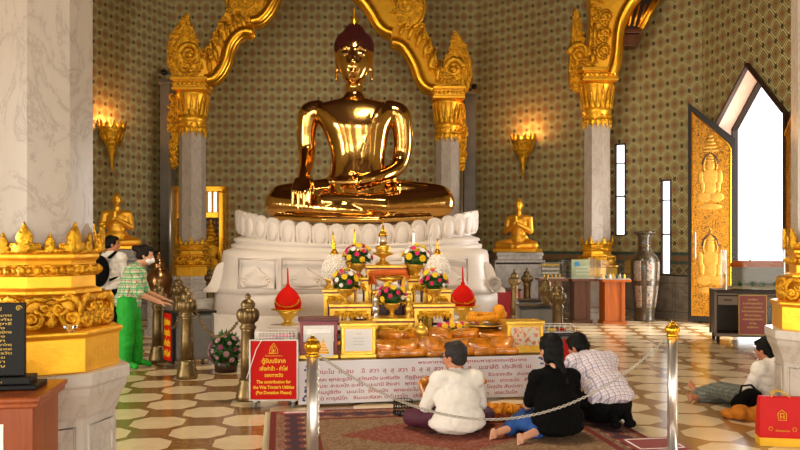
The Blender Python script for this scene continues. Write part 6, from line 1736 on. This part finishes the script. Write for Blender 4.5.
# red carrier bag
Y = 6.12; root = thing('red_carrier_bag', 'glossy red carrier bag with gold emblem and yellow bottom, lower right corner', 'bag', (wx(780,Y),Y,0), R(-10)); w, d, h = .33, .14, .37
rs = []
for z, k, kd in ((0,.96,1),(.08,1,1),(.2,.99,.85),(h,.94,.45)):
    rs.append([Vector((sx*w/2*k, sy*d/2*kd, z)) for sx, sy in ((-1,-1),(-.33,-1.02),(.33,-1.0),(1,-1),(1,1),(-1,1))])
g = G(); g.rings(rs, sm=False); bg = P('bag_body', g, MATS['bag_red'], root, bevel=.006)
rs = []
for z, k in ((.001,.968),(.065,1.008)): rs.append([Vector((sx*w/2*k, sy*(d/2*(1)+.002), z)) for sx, sy in ((-1,-1),(-.33,-1.02),(.33,-1.0),(1,-1),(1,1),(-1,1))])
g = G(); g.rings(rs, sm=False); P('yellow_band', g, MATS['bag_yellow'], root)
def bagy(z): 
    return -(d/2*(1-.15*min(1,max(0,(z-.08)/.12))) if z < .2 else d/2*(.85-.40*(z-.2)/.16))-.004
g = G(); z = .235; y = bagy(z)
g.tube([(-.028,bagy(.20),.20),(-.03,bagy(.25),.25),(0,bagy(.275),.275),(.03,bagy(.25),.25),(.028,bagy(.20),.20)], .003, 6, closed=True)
g.tube([(-.012,bagy(.21)-.001,.21),(-.012,bagy(.25)-.001,.25)], .0035, 6); g.tube([(.012,bagy(.21)-.001,.21),(.012,bagy(.25)-.001,.25)], .0035, 6); g.tube([(-.012,bagy(.25)-.001,.25),(.012,bagy(.25)-.001,.25)], .0035, 6); g.tube([(-.012,bagy(.225)-.001,.225),(.012,bagy(.225)-.001,.225)], .003, 6)
for s in (-1,1):
    for k in range(6): a = k*PI/3; g.ball((s*.085+.014*math.cos(a),bagy(.14)-.001,.135+.014*math.sin(a)),.0045,6,5)
P('gold_emblem', g, MATS['bag_yellow'], root)
text('ห้างทองเยาวราช', .02, MATS['bag_yellow'], root, (0,bagy(.12)-.002,.115), (PI/2,0,0), 'bag_lettering', width=.10)
g = G(); 
for y_ in (-.028,.028): g.tube([(-.07,y_,h-.01),(-.06,y_,h+.03),(-.02,y_*.8,h+.045),(.03,y_,h+.03),(.07,y_,h-.01)], .004, 6)
P('handles', g, MATS['bag_yellow'], root)

# woman in green standing
p5, V5, R5 = person('woman in green plaid shirt, green trousers and white face mask, dropping money in box', (wx(130,9.8),9.8,0), R(-82), dict(
  pelvis=(0,-.02,.83), chest=(0,.06,1.16), neck=(0,.10,1.27), head=(0,.185,1.385), look=(0,-14,0),
  shL=(-.155,.06,1.195), shR=(.155,.06,1.195), elL=(-.19,.15,.93), elR=(.20,.14,.93), wrL=(-.12,.36,.85), wrR=(.13,.37,.82),
  handL=((.1,.9,-.25),(0,-.2,-1),.3), handR=((-.1,.9,-.2),(0,-.2,-1),.3),
  hipL=(-.085,-.02,.82), hipR=(.085,-.02,.82), knL=(-.09,.03,.45), knR=(.095,-.02,.45), anL=(-.09,.06,.09), anR=(.10,-.05,.09), toeL=(-.09,.21,.04), toeR=(.11,.09,.04)),
  dict(top='green_plaid', bottom='green_trousers', sleeve=.95, loose=.022, girth=.98, shoes='green_trousers', skin='skin_light', hair='hair_brown', leg_loose=.028, legto=1.97,
   top_extra=[((0,-.03,.84),(.20,.16,.14)),((0,0,.95),(.18,.15,.16))],
   hair_extra=[(0,-.09,.06,(.06,.05,.05)),(0,-.14,.055,(.04,.045,.04)),(0,.03,.085,(.06,.06,.03))]))
g = G(); c = V5['head']; g.ball(c+R5@Vector((0,.05,-.045)), (.062,.062,.05), 18, 12, rot=R5); g.cap(c+R5@Vector((0,.10,-.02)),.014,c+R5@Vector((0,.108,-.05)),.018)
P('face_mask', blob(g,.008,2,'face_mask'), MATS['paper'], p5, label='white face mask')
g = G()
for q in (-1,1):
    for z in (-.02,-.06): g.tube([c+R5@Vector((q*.05,.06,z)),c+R5@Vector((q*.078,.0,.0))], .0018, 4)
P('mask_loops', g, MATS['paper'], p5)
# man with backpack
p6, V6, R6 = person('dark-haired man in white shirt with black backpack, behind the nearest left pillar', (wx(109,11.4),11.4,0), R(-12), dict(
  pelvis=(0,0,.93), chest=(0,.02,1.28), neck=(0,.04,1.40), head=(0,.085,1.515), look=(-55,-8,0),
  shL=(-.17,.02,1.32), shR=(.17,.02,1.32), elL=(-.21,.03,1.03), elR=(.21,.03,1.03), wrL=(-.12,.26,1.03), wrR=(.12,.26,1.05),
  handL=((.4,.9,.1),(.3,0,.9),.4), handR=((-.4,.9,.1),(-.3,0,.9),.4),
  hipL=(-.09,0,.92), hipR=(.09,0,.92), knL=(-.10,.02,.50), knR=(.10,.02,.50), anL=(-.10,-.02,.09), anR=(.10,-.02,.09), toeL=(-.11,.14,.04), toeR=(.12,.14,.04)),
  dict(top='white_cotton', bottom='black_trousers', sleeve=.85, loose=.02, shoes='black_rubber', leg_loose=.01))
g = G(); g.ball((0,-.24,1.15),(.15,.10,.22)); g.ball((0,-.27,1.05),(.13,.09,.13)); P('backpack_body', blob(g,.012,3,'backpack_body'), MATS['black_cotton'], None)
bp_ = bpy.data.objects['backpack_body']; mw_ = Matrix.Rotation(R(-12),4,'Z'); bp_.location = p6.location; bp_.rotation_euler = (0,0,R(-12)); T(bp_, 'black backpack worn by the man in the white shirt on the left', 'backpack'); bp_.name = 'backpack'
g = G()
for q in (-1,1): g.tube([(q*.11,-.17,1.33),(q*.115,-.02,1.405),(q*.12,.115,1.33),(q*.14,.13,1.2),(q*.15,.02,1.06),(q*.12,-.16,1.02)], .018, 8, flat=1.6)
P('shoulder_straps', g, MATS['black_cotton'], bp_)

# ------------------------------------------------------------------ light, sky, camera
w = bpy.data.worlds.new('World'); S.world = w; w.use_nodes = True
bgn = w.node_tree.nodes['Background']; bgn.inputs[0].default_value = (.93,.96,1,1); bgn.inputs[1].default_value = 2.2
def area(name, loc, rot, sx, sy, e, col=(1,1,1)):
    l = bpy.data.lights.new(name,'AREA'); l.shape = 'RECTANGLE'; l.size = sx; l.size_y = sy; l.energy = e; l.color = col
    o = bpy.data.objects.new(name, l); COL.objects.link(o); o.location = loc; o.rotation_euler = rot; return o
# daylight coming in at the tall doorways behind and beside the viewer
day = (1,.90,.75)
area('daylight_rear', (0,-5.9,1.95), (R(90),0,0), 2.8,3.7, 340, day)
area('daylight_rear', (-4.8,-5.9,1.95), (R(90),0,0), 2.1,3.7, 220, day)
area('daylight_rear', (4.8,-5.9,1.95), (R(90),0,0), 2.1,3.7, 170, day)
area('daylight_left', (-7.85,-1.8,1.95), (R(90),0,R(-90)), 1.8,3.7, 260, day)
area('daylight_left', (-7.75,5.0,1.95), (R(90),0,R(-90)), 1.8,3.7, 360, day)
area('added_ceiling_fill', (0,8.5,7.7), (0,0,0), 1.4,1.4, 330, (1,.80,.55))  # added overhead fill for the altar zone, stands for no known fixture
area('daylight_right', (7.8,-1.0,1.95), (R(90),0,R(90)), 2.1,3.7, 200, day)
# daylight at the pointed doorway
dc = Vector((6.9,13.9,1.9)); area('daylight_doorway', (6.75,13.95,1.8), (R(90),0,R(104)), 1.6,3.4, 330, (1,.97,.92))
sl = bpy.data.lights.new('sun','SUN'); sl.energy = 3.5; sl.angle = R(1); sl.color = (1,.94,.82)
so = bpy.data.objects.new('sun', sl); COL.objects.link(so); so.rotation_euler = (R(-50),0,R(-60)); so.location = (20,30,30)
so.rotation_euler = Vector((-.86,-.1,-.5)).to_track_quat('-Z','Y').to_euler()
cam = bpy.data.cameras.new('camera'); co = bpy.data.objects.new('camera', cam); COL.objects.link(co)
co.location = (0,0,H); co.rotation_euler = (R(90),0,0); cam.sensor_width = 36; cam.lens = 36*F/800; cam.shift_y = (HZ-225)/800; cam.clip_end = 300
S.camera = co
S.view_settings.view_transform = 'Standard'; S.view_settings.look = 'None'; S.view_settings.gamma = 1; S.view_settings.use_curve_mapping = False
S.view_settings.exposure = 0.15
S.cycles.transparent_max_bounces = 24
bpy.context.view_layer.update()
